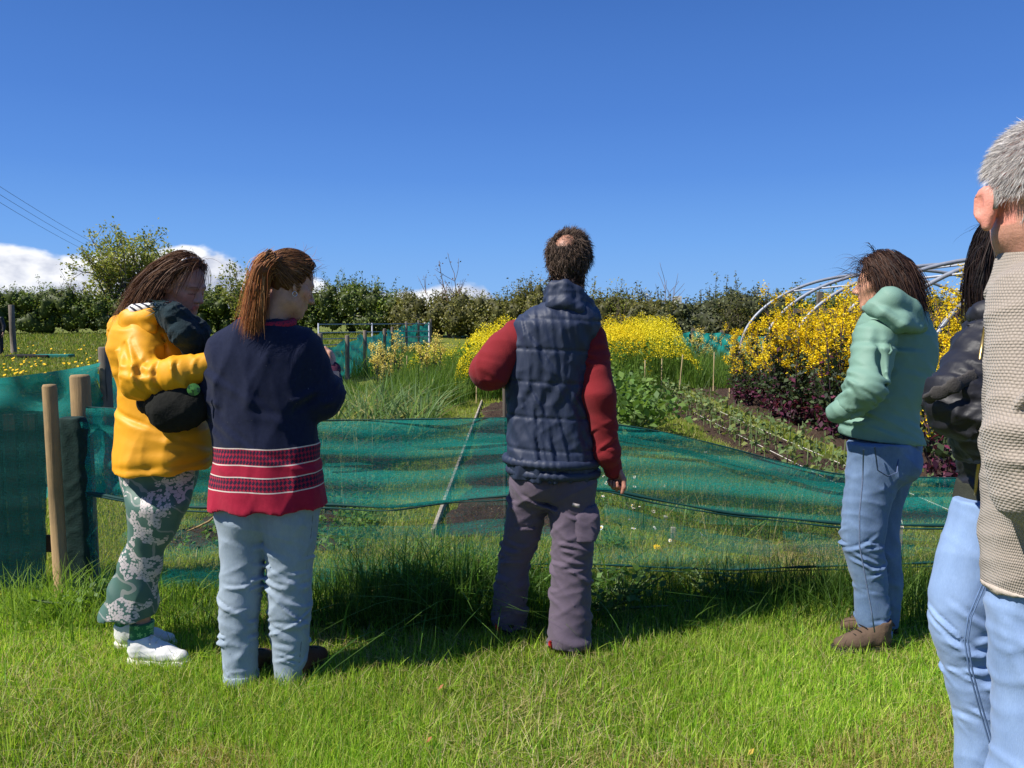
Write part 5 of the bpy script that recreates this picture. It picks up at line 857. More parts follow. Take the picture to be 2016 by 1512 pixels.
def gmesh(G): nv, nu = G.shape[:2]; i = (np.arange(nv - 1)[:, None] * nu + np.arange(nu - 1)[None]).ravel(); return G.reshape(-1, 3), np.stack([i, i + 1, i + nu + 1, i + nu], 1)
fl = empty('netting_fence', (0, 3.85, 0), 'low green mesh netting fence sagging across the garden behind the people', 'fence'); FB = (0, 3.85, 0)
top = [(170, 801), (245, 806), (430, 815), (640, 828), (1000, 822), (1210, 834), (1320, 853), (1430, 880), (1540, 910), (1650, 935), (1890, 942), (2080, 944)]; mid = [(170, 968), (250, 985), (380, 1000), (640, 992), (760, 1000), (880, 987), (1000, 976), (1180, 960), (1300, 985), (1440, 1011), (1660, 1031), (1890, 1035), (2080, 1036)]; low = [(170, 1186), (640, 1180), (800, 1165), (960, 1122), (1060, 1110), (1180, 1112), (1300, 1118), (1440, 1122), (1560, 1117), (1890, 1105), (2080, 1103)]
G1 = sheet([top, mid], [3.85, 3.82], 300, 40, 1, .016); V, Q = gmesh(G1); mesh_np('netting', V, Q, N_band, fl, FB)
m2 = [(a, b - 18 - 26 * abs(math.sin(a * .011))) for a, b in mid]; V, Q = gmesh(sheet([[(a, b + 3) for a, b in top[2:]], m2[2:]], [3.875, 3.88], 260, 30, 2, .02)); mesh_np('folded_layer', V, Q, net_mat('net_inner', TEAL, .30, .5), fl, FB)
V, Q = gmesh(sheet([[(a, b - 4) for a, b in mid], low], [3.85, 3.84], 260, 24, 3, .012)); mesh_np('lower_netting', V, Q, N_low, fl, FB)
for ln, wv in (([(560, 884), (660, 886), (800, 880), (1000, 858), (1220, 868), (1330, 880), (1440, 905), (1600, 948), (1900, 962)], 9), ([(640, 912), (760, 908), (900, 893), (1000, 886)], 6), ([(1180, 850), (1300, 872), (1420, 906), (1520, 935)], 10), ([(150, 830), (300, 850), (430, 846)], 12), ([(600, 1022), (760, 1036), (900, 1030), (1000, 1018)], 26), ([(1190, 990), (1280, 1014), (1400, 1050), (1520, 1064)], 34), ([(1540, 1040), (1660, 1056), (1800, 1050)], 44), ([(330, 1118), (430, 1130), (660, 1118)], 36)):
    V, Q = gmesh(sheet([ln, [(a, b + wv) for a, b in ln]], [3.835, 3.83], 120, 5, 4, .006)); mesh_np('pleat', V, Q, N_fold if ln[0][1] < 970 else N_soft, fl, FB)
for ln, Yv, rad in ((mid, 3.815, .0075), ([(a, b + 6 + 3 * math.sin(a * .02)) for a, b in mid], 3.81, .0045), ([p for p in low if p[0] >= 960], 3.835, .006), ([(a, b + 7) for a, b in low if a >= 1060], 3.835, .003), (top, 3.85, .0035)):
    g = sheet([ln, [(a, b + 1) for a, b in ln]], [Yv, Yv], 160, 2, 6, .006)[0]; V, Q = tube(g, rad * (1 + .35 * np.sin(np.arange(160) * .37)), 6); mesh_np('hem', V, Q, N_cord, fl, FB)
def post(name, px, ptop, Y, rad, m, label, group=None, base_px=None, parent=None, cat='post', z0=None):
    t = at(px, ptop, Y); bx = at(base_px if base_px else px, ptop, Y)[0]; g = float(gz(bx, Y)); rr = np.random.default_rng(int(px)); p = [A3(bx, Y, g - .05), A3(bx * .5 + t[0] * .5, Y, (g + t[2]) / 2), A3(t[0], Y, t[2] - .012), t]; V, Q = tube(p, [rad * 1.03, rad * 1.02, rad, rad * .86], 14); b = A3(bx, Y, g); o = mesh_np(name, V, Q, m, parent, b if parent is None else FB)
    if parent is None: o.location = b; setp(o, label, cat, group)
    return o
post('fence_post', 97, 757, 3.76, .033, W_tan, 'slim pale round post standing in front of the dark netted gate', None, 101); post('fence_post', 157, 738, 4.0, .049, W_tan, 'thick pale round post at the near corner of the netting', None, 158); post('fence_post', 205, 683, 6.0, .045, W_grey, 'dark weathered round post behind the yellow raincoat', None, 207)
def box(x0, x1, y0, y1, z0, z1): 
    V = [(x, y, z) for x in (x0, x1) for y in (y0, y1) for z in (z0, z1)]; return V, [[0, 1, 3, 2], [4, 6, 7, 5], [0, 4, 5, 1], [2, 3, 7, 6], [0, 2, 6, 4], [1, 5, 7, 3]]
def boxobj(name, b, m, parent=None, base=None, bev=.004):
    V, Fc = box(*b); o = mesh_np(name, V, Fc, m, parent, base, smooth=False); md = o.modifiers.new('edge', 'BEVEL'); md.width = bev; md.segments = 2; return o
gt = empty('garden_gate', (-2.6, 3.85, 0), 'slatted garden gate wrapped in dark green netting at the left edge', 'gate'); gb = (-2.6, 3.85, 0)
for i, px in enumerate((-70, -38, -8, 24, 64)): x = at(px, 900, 3.88)[0]; boxobj('slat', (x - .032, x + .032, 3.87, 3.89, .06, .93), W_dark, gt, gb)
for z in (.2, .78): boxobj('rail', (-2.9, -2.36, 3.892, 3.914, z, z + .09), W_dark, gt, gb)
V, Q = gmesh(sheet([[(-110, 812), (0, 811), (60, 808), (90, 810)], [(-110, 1000), (90, 1000)], [(-110, 1236), (0, 1238), (92, 1215)]], [3.84, 3.82, 3.84], 90, 120, 8, .002)); mesh_np('netting', V, Q, N_gate, gt, gb); V, Q = gmesh(sheet([[(-110, 816), (90, 815)], [(-110, 1215), (90, 1205)]], [3.935, 3.93], 60, 60, 9, .01)); mesh_np('netting', V, Q, N_gate, gt, gb)
xa, xb = at(116, 900, 3.84)[0], at(165, 900, 3.84)[0]; f = Field(A3(xa, 3.80, 0), A3(xb, 3.95, 1.0), .008); f.loft([(.0, (xa + xb) / 2, 3.875, (xb - xa) / 2, .045), (.88, (xa + xb) / 2, 3.875, (xb - xa) / 2, .045), (.915, (xa + xb) / 2 - .01, 3.875, (xb - xa) / 2 * .8, .04)], 0, n=5); f.disp(wrinkle(301, .006, .10, 5)); V, Q = f.mesh(); o = mesh_np('gate_post', V, Q, mat('dark_green_wrap', (.006, .026, .022), .8, .3, 30, .5, 120, fold=.5, fs=14)); setp(o, 'square gate post wrapped in near black green netting', 'post')
# left boundary
lb = [(207, 6.0, 1.1), (352, 9, 1.02), (480, 12, 1.05), (565, 14.0, 1.04), (630, 16, 1.12), (683, 18, 1.04), (718, 20.5, 1.12), (757, 24, 1.12), (772, 27, 1.1), (800, 30, 1.2), (824, 33, 1.15), (848, 36, 1.1)]
lf = empty('netting_fence', (-3.5, 12, 0), 'green netting fence on round posts running back along the left side', 'fence'); lfb = A3(-3.5, 12, 0); pts = []
for i, (px, Y, z) in enumerate(lb):
    x = at(px, 700, Y)[0]; g = float(gz(x, Y)); pts.append(A3(x, Y, g))
    if i: V, Q = tube([A3(x, Y, g - .05), A3(x + .01, Y, g + z * .5), A3(x + .015, Y, g + z), A3(x + .015, Y, g + z + .012)], [.055, .052, .05, .04], 10); mesh_np('post', V, Q, W_grey, lf, lfb)
def span(p, q, zt, n=26, m=14, seed=0, sagz=.14, off=.06):
    r = np.random.default_rng(seed); s = np.linspace(0, 1, n); top_ = zt[0] * (1 - s) + zt[1] * s - sagz * np.sin(s * np.pi) ** .8; t = np.linspace(0, 1, m)[:, None]; B = p[None] * (1 - s[:, None]) + q[None] * s[:, None]; L = q - p; nn = nrm(A3(-L[1], L[0], 0))
    G = np.zeros((m, n, 3)); G[:] = B[None]; G[:, :, 2] += top_[None] * (1 - t); w = .035 * np.sin((s[None] * 9 + t * 5) * 2 + r.uniform(0, 6)) + .03 * np.sin((s[None] * 5 - t * 9) * 2 + r.uniform(0, 6)); return G + nn * (w + off)[:, :, None]
for i in range(len(pts) - 1): V, Q = gmesh(span(pts[i], pts[i + 1], (lb[i][2] - .10, lb[i + 1][2] - .06), seed=i, sagz=.12 + .08 * (i % 3 == 1), off=.085)); mesh_np('netting', V, Q, N_back, lf, lfb)
pa = pts[0]; pb = A3(-5.2, 6.15, 0); V, Q = gmesh(span(pb, pa, (.94, 1.08), 60, 16, 77, .07, -.06)); mesh_np('netting', V, Q, N_back, lf, lfb); G = span(pb, pa, (.94, 1.08), 60, 16, 77, .07, -.09); V, Q = gmesh(G[:8]); mesh_np('folded_layer', V, Q, N_fold, lf, lfb)
# right boundary
rf = empty('netting_fence', (8, 24, 0), 'green netting fence between square posts behind the yellow flowering kale', 'fence'); rfb = A3(8, 24, 0); rb = [(1330, 26, .92), (1364, 24.5, 1.12), (1421, 24, 1.08), (1482, 23.4, 1.0), (1560, 23, 1.05), (1640, 22.5, 1.0), (1730, 22, 1.02), (1830, 21, 1.0), (1950, 20, 1.0), (2090, 19, 1.0)]; pts = []
for px, Y, z in rb:
    x = at(px, 700, Y)[0]; g = float(gz(x, Y)); pts.append(A3(x, Y, g)); boxobj('post', (x - .055, x + .055, Y - .05, Y + .05, g - .05, g + z), W_grey, rf, rfb)
for i in range(len(pts) - 1): V, Q = gmesh(span(pts[i], pts[i + 1], (rb[i][2] - .06, rb[i + 1][2] - .06), seed=40 + i, sagz=.06, off=-.09)); mesh_np('netting', V, Q, N_back, rf, rfb)
M_galv = mat('galvanised_steel', (.30, .32, .36), .55, .2, 12, .1, 60, metal=.35)
fg = empty('field_gate', at(640, 700, 26) * A3(1, 1, 0) + A3(0, 0, .03), 'galvanised tubular field gate behind the left netting', 'gate'); fb = np.array(fg.location)
a, b = at(628, 700, 26), at(845, 700, 30); a[2] = b[2] = 0; gg = .1
for k, z in enumerate((.25, .45, .66, .88, 1.16)): V, Q = tube([a + A3(0, 0, z + gg), b + A3(0, 0, z + gg)], .017, 8); mesh_np('bar', V, Q, M_galv, fg, fb)
for s in (0, .45, 1): p = a * (1 - s) + b * s; V, Q = tube([p + A3(0, 0, .2 + gg), p + A3(0, 0, 1.2 + gg)], .026, 8); mesh_np('upright', V, Q, M_galv, fg, fb)
o = boxobj('edging_board', (-.525, -.500, 4.85, 12.85, -.02, .060), W_plank); setp(o, 'long weathered timber board edging the bare soil bed', 'edging board')
# ---------------------------------------------------------------- canes, pegs, stakes
def pole(name, pts, r0, m, label, cat, group=None, n=7):
    b = np.array(pts[0], float); V, Q = tube(pts, r0, n); o = mesh_np(name, V, Q, m, None, b); o.location = b; return setp(o, label, cat, group)
pole('wooden_stake', [A3(at(996, 900, 4.05)[0], 4.05, -.05), at(994, 850, 4.05), at(992, 742, 4.05)], [.010, .011, .009], W_dark, "thin dark upright stake rising under the man's bent red elbow", 'stake')
for (tx, ty, bx, by), lb_ in zip([(1270, 709, 1269, 788), (1303, 706, 1302, 775), (1344, 698, 1336, 783), (1406, 693, 1404, 775), (1436, 764, 1436, 791), (801, 700, 801, 752), (830, 718, 830, 757), (852, 746, 852, 794), (938, 752, 938, 794)], ['pale bamboo cane nearest the red sleeve, in the row of three', 'pale bamboo cane standing upright in the middle of the row of three', 'leaning pale bamboo cane beside the narrow straw path', 'tall pale cane standing alone in front of the far netting', 'short stub of cane at the corner of the kale bed', 'grey cane standing in the tall weeds, left of its twin', 'grey cane standing in the tall weeds, right of its twin', 'short brown cane at the end of the leek bed', 'thin dark cane at the end of the bare soil bed']):
    g = gnd(bx, by); t = at(tx, ty, g[1]); pole('bamboo_cane', [g + A3(0, 0, -.05), (g + t) / 2, t], [.011, .010, .009], W_cane, lb_, 'cane', 'canes marking the beds')
for (px, by, ty, w_), lb_ in zip([(1325, 1075, 1038, .014), (1770, 1078, 1036, .014)], ['short squared wooden peg in the daisy grass', 'short squared wooden peg beside the pale blue jeans']): g = gnd(px, by); t = at(px, ty, g[1]); o = boxobj('wooden_peg', (g[0] - w_, g[0] + w_, g[1] - w_, g[1] + w_, -.05, t[2]), W_plank, bev=.002); setp(o, lb_, 'peg', 'pegs')
pole('dry_twig', [at(368, 1046, 3.79), at(392, 1036, 3.78), at(412, 1026, 3.77), at(432, 1008, 3.79)], [.003, .005, .006, .005], W_tan, 'curled dry brown twig caught on the netting', 'twig')
for i, (xx, dz) in enumerate(((2.62, .10), (2.98, .12))): pole('string_line', [A3(xx, 5.0, .02), A3(xx, 5.05, dz), A3(xx, 10, dz - .02), A3(xx, 14.2, dz)], .0035, mat('white_string', (.6, .55, .48), .9, .1), ('white string line stretched along the left bean row', 'white string line stretched along the right bean row')[i], 'string', 'string lines', 5)
# ---------------------------------------------------------------- polytunnel frame
pt = empty('polytunnel_frame', (7.5, 12, 0), 'bare polytunnel frame of arched steel hoops over the kale', 'polytunnel'); pb_ = A3(7.5, 12, 0); HY = (16.2, 14.75, 13.3, 11.85, 10.4, 8.95, 7.5); hp = lambda a, Y: A3(7.6 - 2.75 * math.cos(a), Y, .75 + 1.62 * math.sin(a))
for Y in HY: V, Q = tube([A3(4.85, Y, -.1), A3(4.85, Y, .4)] + [hp(a, Y) for a in np.linspace(.0, math.pi, 40)] + [A3(10.35, Y, .4), A3(10.35, Y, -.1)], .032, 8); mesh_np('hoop', V, Q, M_galv, pt, pb_)
for a in (math.pi / 2, .93, 2.2): V, Q = tube([hp(a, HY[0]) + A3(0, 0, -.03), hp(a, HY[-1]) + A3(0, 0, -.03)], .018, 8); mesh_np('purlin', V, Q, M_galv, pt, pb_)
wf = empty('timber_frame', (at(1610, 690, 20)[0], 20, 0), 'grey timber post and rail frame beyond the polytunnel', 'frame'); wb = np.array(wf.location); x = wb[0]; boxobj('post', (x - .06, x + .06, 19.95, 20.05, 0, at(1610, 574, 20)[2]), W_grey, wf, wb); x2 = at(1775, 612, 20)[0]; z = at(1610, 612, 20)[2]; boxobj('rail', (x - .7, x2, 19.9, 19.945, z - .06, z + .06), W_grey, wf, wb); boxobj('post', (x2 - .12, x2, 19.95, 20.05, 0, z + .05), W_grey, wf, wb)
# ---------------------------------------------------------------- hedges and trees
HP = [(.065, .115, .016), (.10, .15, .022), (.15, .19, .035), (.045, .08, .014), (.19, .22, .05)]
topl = np.array([(-120, 575), (0, 578), (60, 572), (140, 574), (240, 582), (430, 574), (470, 572), (560, 574), (620, 580), (660, 558), (700, 560), (760, 580), (830, 588), (900, 582), (960, 592), (1000, 585), (1060, 566), (1110, 590), (1200, 584), (1260, 590), (1300, 592), (1340, 612), (1400, 582), (1460, 578), (1520, 592), (1600, 592), (1700, 590), (1800, 585), (1900, 597), (2150, 592)], float)
def hedge(px0, px1, Y0, Y1, label, pal, seed, blossom=0., sprig=50, n=11000, bare=0.):
    n = int(n * 1.5)
    r = np.random.default_rng(seed); xm, Ym = at((px0 + px1) / 2, 600, (Y0 + Y1) / 2)[0], (Y0 + Y1) / 2; base = A3(xm, Ym, float(gz(xm, Ym))); t = empty('hedge', base, label, 'hedge', 'hedgerow round the field'); K = int((px1 - px0) * .75) + 12; L = []
    cp, Ycs = r.uniform(px0, px1, K), None; cs = []
    for p in cp:
        Y = np.interp(p, [px0, px1], [Y0, Y1]) + r.uniform(-.9, 1.1); zt = at(p, np.interp(p, topl[:, 0], topl[:, 1]) + r.normal(2, 8), Y)[2]; g = float(gz(0, Y)); rad = r.uniform(.35, .75); z = g + r.uniform(.12, 1.0) ** .7 * (zt - g - .18) ; z = min(z, zt - rad * .7); cs.append((at(p, 600, Y)[0], Y, z, rad))
    cs = np.array(cs); ci = r.integers(0, K, n); d = r.normal(size=(n, 3)); d /= np.linalg.norm(d, axis=1)[:, None]; rr = cs[ci, 3] * r.uniform(.45, 1.35, n) ** .8; P = cs[ci, :3] + d * rr[:, None] * A3(1.15, 1, .9); P[:, 2] = np.maximum(P[:, 2], gz(0, P[:, 1]) + .05); cw = r.uniform(.6, 1.6, K); C = pick(r, n, pal, .15) * cw[ci][:, None]
    if blossom: k = r.uniform(0, 1, n) < blossom; C[k] = A3(.50, .50, .40)
    parts = [leaves(P, r.uniform(.08, .19, n), C, r, .35, .62, d * .45)]
    V, Q = [], []
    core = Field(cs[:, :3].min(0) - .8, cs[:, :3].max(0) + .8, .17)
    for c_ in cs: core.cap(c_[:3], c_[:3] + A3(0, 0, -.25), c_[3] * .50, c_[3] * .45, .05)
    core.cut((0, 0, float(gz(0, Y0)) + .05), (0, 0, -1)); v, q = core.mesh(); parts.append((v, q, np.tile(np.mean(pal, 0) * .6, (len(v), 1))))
    st = []
    for _ in range(sprig):
        p = r.uniform(px0, px1); Y = np.interp(p, [px0, px1], [Y0, Y1]) + r.uniform(-.6, .8); zt = at(p, np.interp(p, topl[:, 0], topl[:, 1]), Y)[2]; b0 = A3(at(p, 600, Y)[0], Y, zt - .35); hh = r.uniform(.35, .9) * (1.5 if r.uniform() < .15 else 1); lean = r.normal(0, .25, 2); tp = b0 + A3(lean[0] * hh, lean[1] * hh, hh); st.append(([b0, (b0 + tp) / 2 + A3(r.normal(0, .04), 0, 0), tp], [.014, .010, .005])); k = int(26 * hh)
        if r.uniform() < bare: continue
        s = r.uniform(.1, 1, k)[:, None]; PP = b0 * (1 - s) + tp * s + r.normal(0, .07, (k, 3)); parts.append(leaves(PP, r.uniform(.08, .17, k), pick(r, k, pal, .3) * 1.15, r))
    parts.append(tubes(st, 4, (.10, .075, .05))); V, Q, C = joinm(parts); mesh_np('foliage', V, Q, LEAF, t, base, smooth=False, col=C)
    return t
HO = [(.12, .125, .026), (.16, .155, .04), (.08, .09, .022), (.20, .18, .055)]
hedge(-110, 150, 44, 45, 'dense hedge behind the dandelion field at far left', HP, 61, .0, 40, 9000); hedge(140, 330, 45, 45, 'dense hedge below the tall airy tree', HP, 62, .02, 40, 8500); hedge(320, 520, 44.5, 45, 'dense hedge between the two women on the left', HP, 63, .02, 40, 8500)
hedge(600, 790, 44, 43, 'dark hedge with pale blossom tips behind the tubular gate', HP, 64, .05, 55, 9000); hedge(500, 610, 45, 44.5, 'dense hedge hidden mostly behind the reddish ponytail', HP, 65, .03, 25, 4500); hedge(780, 960, 42, 39, 'bushy olive hedge with bare twigs left of the man', HO, 66, .02, 60, 9000, .35)
hedge(950, 1130, 39, 36, 'rounded olive hedge behind the man in the body warmer', HO, 67, .01, 50, 8500, .1); hedge(1120, 1330, 35, 33, 'hedge with upright shoots behind the yellow mustard', HO, 68, .01, 55, 9000, .1); hedge(1320, 1560, 33, 31, 'grey green hedge behind the far right netting', [(.07, .085, .03), (.10, .11, .045), (.05, .065, .025), (.13, .135, .06)], 69, .02, 60, 10000, .1)
hedge(1550, 1800, 31, 30, 'hedge seen through the polytunnel hoops', HP, 70, .01, 50, 9500, .1); hedge(1790, 2120, 30, 29, 'olive hedge at far right behind the polytunnel', HO, 71, .01, 40, 9500)
def tree(name, base, stems, height, spread, lv, leafn, lsize, pal, bark, label, cat='tree', seed=1, up_=.9, r0=.07, split=3, cl=.22):
    r = np.random.default_rng(seed); st, tips = [], []
    def grow(p, d, L, rad, k):
        q = [p]; dd = d.copy()
        for i in range(4): dd = nrm(dd + r.normal(0, .07, 3) + A3(0, 0, .05)); q.append(q[-1] + dd * L / 4)
        st.append((q, np.linspace(rad, rad * .55, 5)))
        if k == 0: tips.append((q[2], q[4])); return
        tips.append((q[3], q[4]))
        for i in range(split): j = r.integers(2, 5); nd = nrm(dd * up_ + r.normal(0, .42, 3) + A3(0, 0, .12)); grow(q[j], nd, L * r.uniform(.55, .85), rad * .55, k - 1)
    for i in range(stems):
        a = i / stems * 6.283 + r.uniform(-.4, .4); o = spread * r.uniform(.25, 1.) if stems > 1 else .05; d = nrm(A3(math.cos(a) * o, math.sin(a) * o, 1)); grow(np.array(base) + A3(math.cos(a), math.sin(a), 0) * r0 * (stems > 1), d, height * r.uniform(.36, .46), r0, lv)
    t = empty(name, base, label, cat); V, Q, C = tubes(st, 5, bark); mesh_np('trunk', V, Q, STEM, t, base, col=C)
    if leafn: P = np.concatenate([a * (1 - s) + b * s + r.normal(0, cl, (leafn, 3)) for a, b in tips for s in [r.uniform(0, 1.15, leafn)[:, None]]]); V, Q, C = leaves(P, r.uniform(lsize * .6, lsize * 1.3, len(P)), pick(r, len(P), pal, .3), r, .1, .6); mesh_np('crown', V, Q, LEAF, t, base, smooth=False, col=C)
    return t
def tb(px, Y): x = at(px, 640, Y)[0]; return A3(x, Y, float(gz(x, Y)))
YG = [(.20, .23, .035), (.26, .27, .055), (.15, .19, .03), (.30, .28, .09)]
tree('tree', tb(252, 46), 11, 6.3, .56, 3, 20, .18, [(.27, .30, .05), (.34, .35, .075), (.20, .25, .04), (.38, .35, .12)], (.085, .07, .055), 'tall airy tree with pale new leaves above the left hedge', seed=91, r0=.10, cl=.17); tree('sapling', tb(152, 45), 3, 4.1, .25, 2, 2, .12, [(.30, .25, .16), (.25, .22, .12)], (.22, .17, .13), 'pale twiggy sapling left of the tall airy tree', seed=92, r0=.035)
tree('shrub', tb(482, 42), 5, 4.2, .22, 2, 26, .16, YG, (.09, .07, .05), 'upright leafy shrub rising behind the ponytail', 'shrub', seed=93, r0=.05, cl=.16); tree('shrub', tb(884, 40), 4, 4.3, .33, 2, 4, .10, [(.16, .09, .05), (.13, .11, .05)], (.13, .085, .06), 'bare twiggy shrub with reddish buds left of the man', 'shrub', seed=94, r0=.05, cl=.10); tree('shrub', tb(925, 40), 4, 3.3, .5, 2, 4, .10, [(.16, .09, .06), (.13, .11, .05)], (.13, .09, .07), 'lower bare shrub with pinkish buds beside the red elbow', 'shrub', seed=95, r0=.04, cl=.10)
tree('shrub', tb(1045, 38), 6, 3.2, .55, 2, 26, .12, HO, (.09, .07, .05), 'round olive bush rising above the hedge left of the man', 'bush', seed=96, r0=.05, cl=.2); tree('tree', tb(1314, 34), 5, 3.5, .28, 2, 0, .1, HO, (.15, .115, .10), 'leafless upright tree above the hedge right of the man', seed=97, r0=.04)
tree('shrub', tb(1215, 33), 4, 2.9, .4, 2, 12, .09, YG, (.09, .07, .05), 'feathery shrub just right of the man', 'shrub', seed=98, r0=.03); tree('shrub', tb(1440, 31), 5, 2.7, .5, 2, 12, .09, HO, (.09, .07, .05), 'loose shrub above the far netting', 'shrub', seed=99, r0=.03)
# ---------------------------------------------------------------- overhead line
up_ = empty('utility_pole', tb(268, 62), 'distant utility pole with a crossbar seen through the tall tree', 'pole'); ub = np.array(up_.location); zt = at(268, 520, 62)[2]; V, Q = tube([ub, A3(ub[0], 62, zt)], [.14, .10], 10); mesh_np('pole', V, Q, W_dark, up_, ub); zc = at(268, 529, 62)[2]; boxobj('crossbar', (ub[0] - 1.0, ub[0] + 1.0, 61.85, 61.95, zc - .07, zc + .07), W_dark, up_, ub); M_wire = mat('black_wire', (.07, .075, .09), .6)
for i, (dx, y0, lb_) in enumerate(((-.8, 400, 'lowest of the three overhead wires at upper left'), (0, 381, 'middle of the three overhead wires at upper left'), (.8, 362, 'topmost of the three overhead wires at upper left'))): p0 = at(-260, y0 - 163, 20 + 0 * i); p1 = A3(ub[0] + dx, 62, zc + .1); s = np.linspace(0, 1, 24)[:, None]; P = p1 * (1 - s) + p0 * s; P[:, 2] -= .35 * np.sin(s[:, 0] * np.pi); pole('overhead_wire', P, .008, M_wire, lb_, 'wire', 'overhead wires', 5)
post('field_post', 22, 600, 29, .10, W_grey, 'grey post at the far left of the field, with the dark figure beside it'); b = tb(58, 27); o = boxobj('weed_mat', (b[0] - .75, b[0] + .75, 26.7, 27.4, b[2] + .01, b[2] + .13), mat('black_fabric', (.015, .014, .013), .9), bev=.04); setp(o, 'rolled dark ground cover lying in the field', 'ground cover'); b = tb(105, 27); V, Fc = box(b[0] - .6, b[0] + .6, 26.8, 27.2, b[2] + .02, b[2] + .14); o = boxobj('tray', (b[0] - .6, b[0] + .6, 26.8, 27.2, b[2] + .01, b[2] + .14), mat('teal_plastic', (.01, .16, .12), .5), bev=.02); setp(o, 'flat teal bundle of netting lying in the field', 'netting bundle')
nb = empty('nest_box_pole', tb(1331, 37), 'pale box on a pole beyond the hedge gap', 'pole'); bb_ = np.array(nb.location); z1 = at(1331, 588, 37)[2]; V, Q = tube([bb_, A3(bb_[0], 37, z1)], .04, 8); mesh_np('pole', V, Q, W_grey, nb, bb_); boxobj('box', (bb_[0] - .12, bb_[0] + .22, 36.85, 37.15, z1 - .3, z1 + .12), mat('pale_paint', (.62, .60, .56), .7, .1), nb, bb_)
# ---------------------------------------------------------------- crops
def kale(seed, Ht, nst, ypal, lean=.35, nl=330, purple=.5):
    r = np.random.default_rng(seed); st, tips = [], []
    for i in range(nst):
        a = r.uniform(0, 6.283); d = nrm(A3(math.cos(a) * lean * r.uniform(.2, 1), math.sin(a) * lean * r.uniform(.2, 1), 1)); L = Ht * r.uniform(.72, 1.05); b = A3(math.cos(a), math.sin(a), 0) * .04; q = [b + d * L * t + A3(0, 0, -.10 * t * t * lean) + r.normal(0, .012, 3) for t in np.linspace(0, 1, 6)]; st.append((q, np.linspace(.013, .005, 6))); tips.append(q[-1])
        for j in range(5): k = r.integers(2, 6); e = nrm(d + r.normal(0, .42, 3)); l = Ht * r.uniform(.10, .26); p = q[min(k, 5)]; st.append(([p, p + e * l * .5 + A3(0, 0, .02), p + e * l + A3(0, 0, .04)], [.006, .005, .003])); tips.append(p + e * l + A3(0, 0, .04))
    S = tubes(st, 5, (.050, .026, .034)); fl_ = [np.concatenate([t + r.normal(0, 1, (r.integers(12, 85), 3)) * A3(.038, .038, .055) * r.uniform(.6, 1.25) for t in tips if t[2] > Ht * .50])]; P = np.concatenate(fl_); n = len(P); Fl = leaves(P, r.uniform(.018, .040, n), pick(r, n, ypal, .2), r, .4, .9)
    n = nl; s = r.uniform(0, 1, n); rad = .16 * (1 - .4 * s) * r.uniform(.2, 1.2, n); a = r.uniform(0, 6.283, n); k = r.integers(0, len(st), n); P = np.array([np.array(st[kk][0])[r.integers(0, len(st[kk][0]))] for kk in k]); P = P * .75 + np.stack([np.cos(a) * rad, np.sin(a) * rad, 0 * a], 1) * .7; P[:, 2] = np.clip(P[:, 2] * r.uniform(.35, 1.15, n), .05, Ht * .85)
    C = pick(r, n, [(.045, .075, .030), (.07, .10, .04), (.03, .042, .026)], .3); pu = (P[:, 2] < Ht * .26) & (r.uniform(0, 1, n) < purple + .2) | (r.uniform(0, 1, n) < purple * .22); C[pu] = pick(r, int(pu.sum()), [(.10, .022, .055), (.065, .018, .040), (.15, .03, .065)], .3); Lf = leaves(P, r.uniform(.04, .11, n), C, r, .2, .62); return S, Lf, Fl
YK = [(.78, .56, .012), (.70, .48, .010), (.82, .62, .03)]; YP = [(.72, .60, .18), (.66, .52, .12)]
def plant(name, parts, mats, names, loc, label, cat, group=None):
    t = empty(name, loc, label, cat, group)
    for p, m, nm in zip(parts, mats, names): mesh_np(nm, p[0], p[1], m, t, smooth=False, col=p[2])
    return t
kl = 'flowering kale plant with dark purple stems and yellow flowers in the bed by the polytunnel'
kp = [plant('kale_plant', kale(201 + i, (1.62, 1.45, 1.72, 1.5)[i], 6, YK, .34 - .05 * (i == 2), 850), (STEM, LEAF, PETAL), ('stem', 'leaves', 'flowers'), (0, 0, 0), kl, 'plant', 'kale plants') for i in range(4)]
spots = [(3.75, 12.6), (3.95, 11.7), (3.70, 10.8), (4.05, 10.1), (3.85, 9.4), (4.35, 12.2), (4.6, 11.1), (4.45, 9.6), (4.0, 13.4), (4.7, 13.3), (5.3, 12.4), (5.2, 10.4), (5.0, 9.2), (5.8, 11.4), (5.7, 9.9), (5.35, 8.7), (5.9, 8.3), (6.3, 9.3), (4.75, 8.5), (6.4, 10.8), (3.72, 10.2), (3.8, 12.1), (4.15, 11.2), (4.15, 9.0), (4.5, 10.4), (4.9, 10.0), (3.75, 8.75), (4.3, 12.9), (5.0, 11.6), (4.4, 8.2), (5.6, 9.3), (3.65, 9.95)]
for i, (x_, y_) in enumerate(spots):
    s = .60 + .42 * ((i * 7) % 11) / 11
    if i < 4: kp[i].location = (x_, y_, .03); kp[i].scale = (s,) * 3
    else: dup(kp[i % 4], (x_, y_, .03), i * 2.1, s)
o = plant('kale_plant', kale(231, .95, 6, YK, .75, 380, .8), (STEM, LEAF, PETAL), ('stem', 'leaves', 'flowers'), (3.66, 6.35, .03), 'low sprawling kale with drooping yellow flowers beside the black puffer sleeve', 'plant', 'kale plants'); dup(o, (4.1, 7.2, .03), 2., 1.05, 'sprawling purple kale just behind the mint jacket hem')
ck = plant('cream_kale', kale(241, 1.05, 5, YP, .3, 160, .15), (STEM, LEAF, PETAL), ('stem', 'leaves', 'flowers'), (4.65, 18.6, 0), 'cream flowered kale in front of the far right netting', 'plant', 'cream kale')
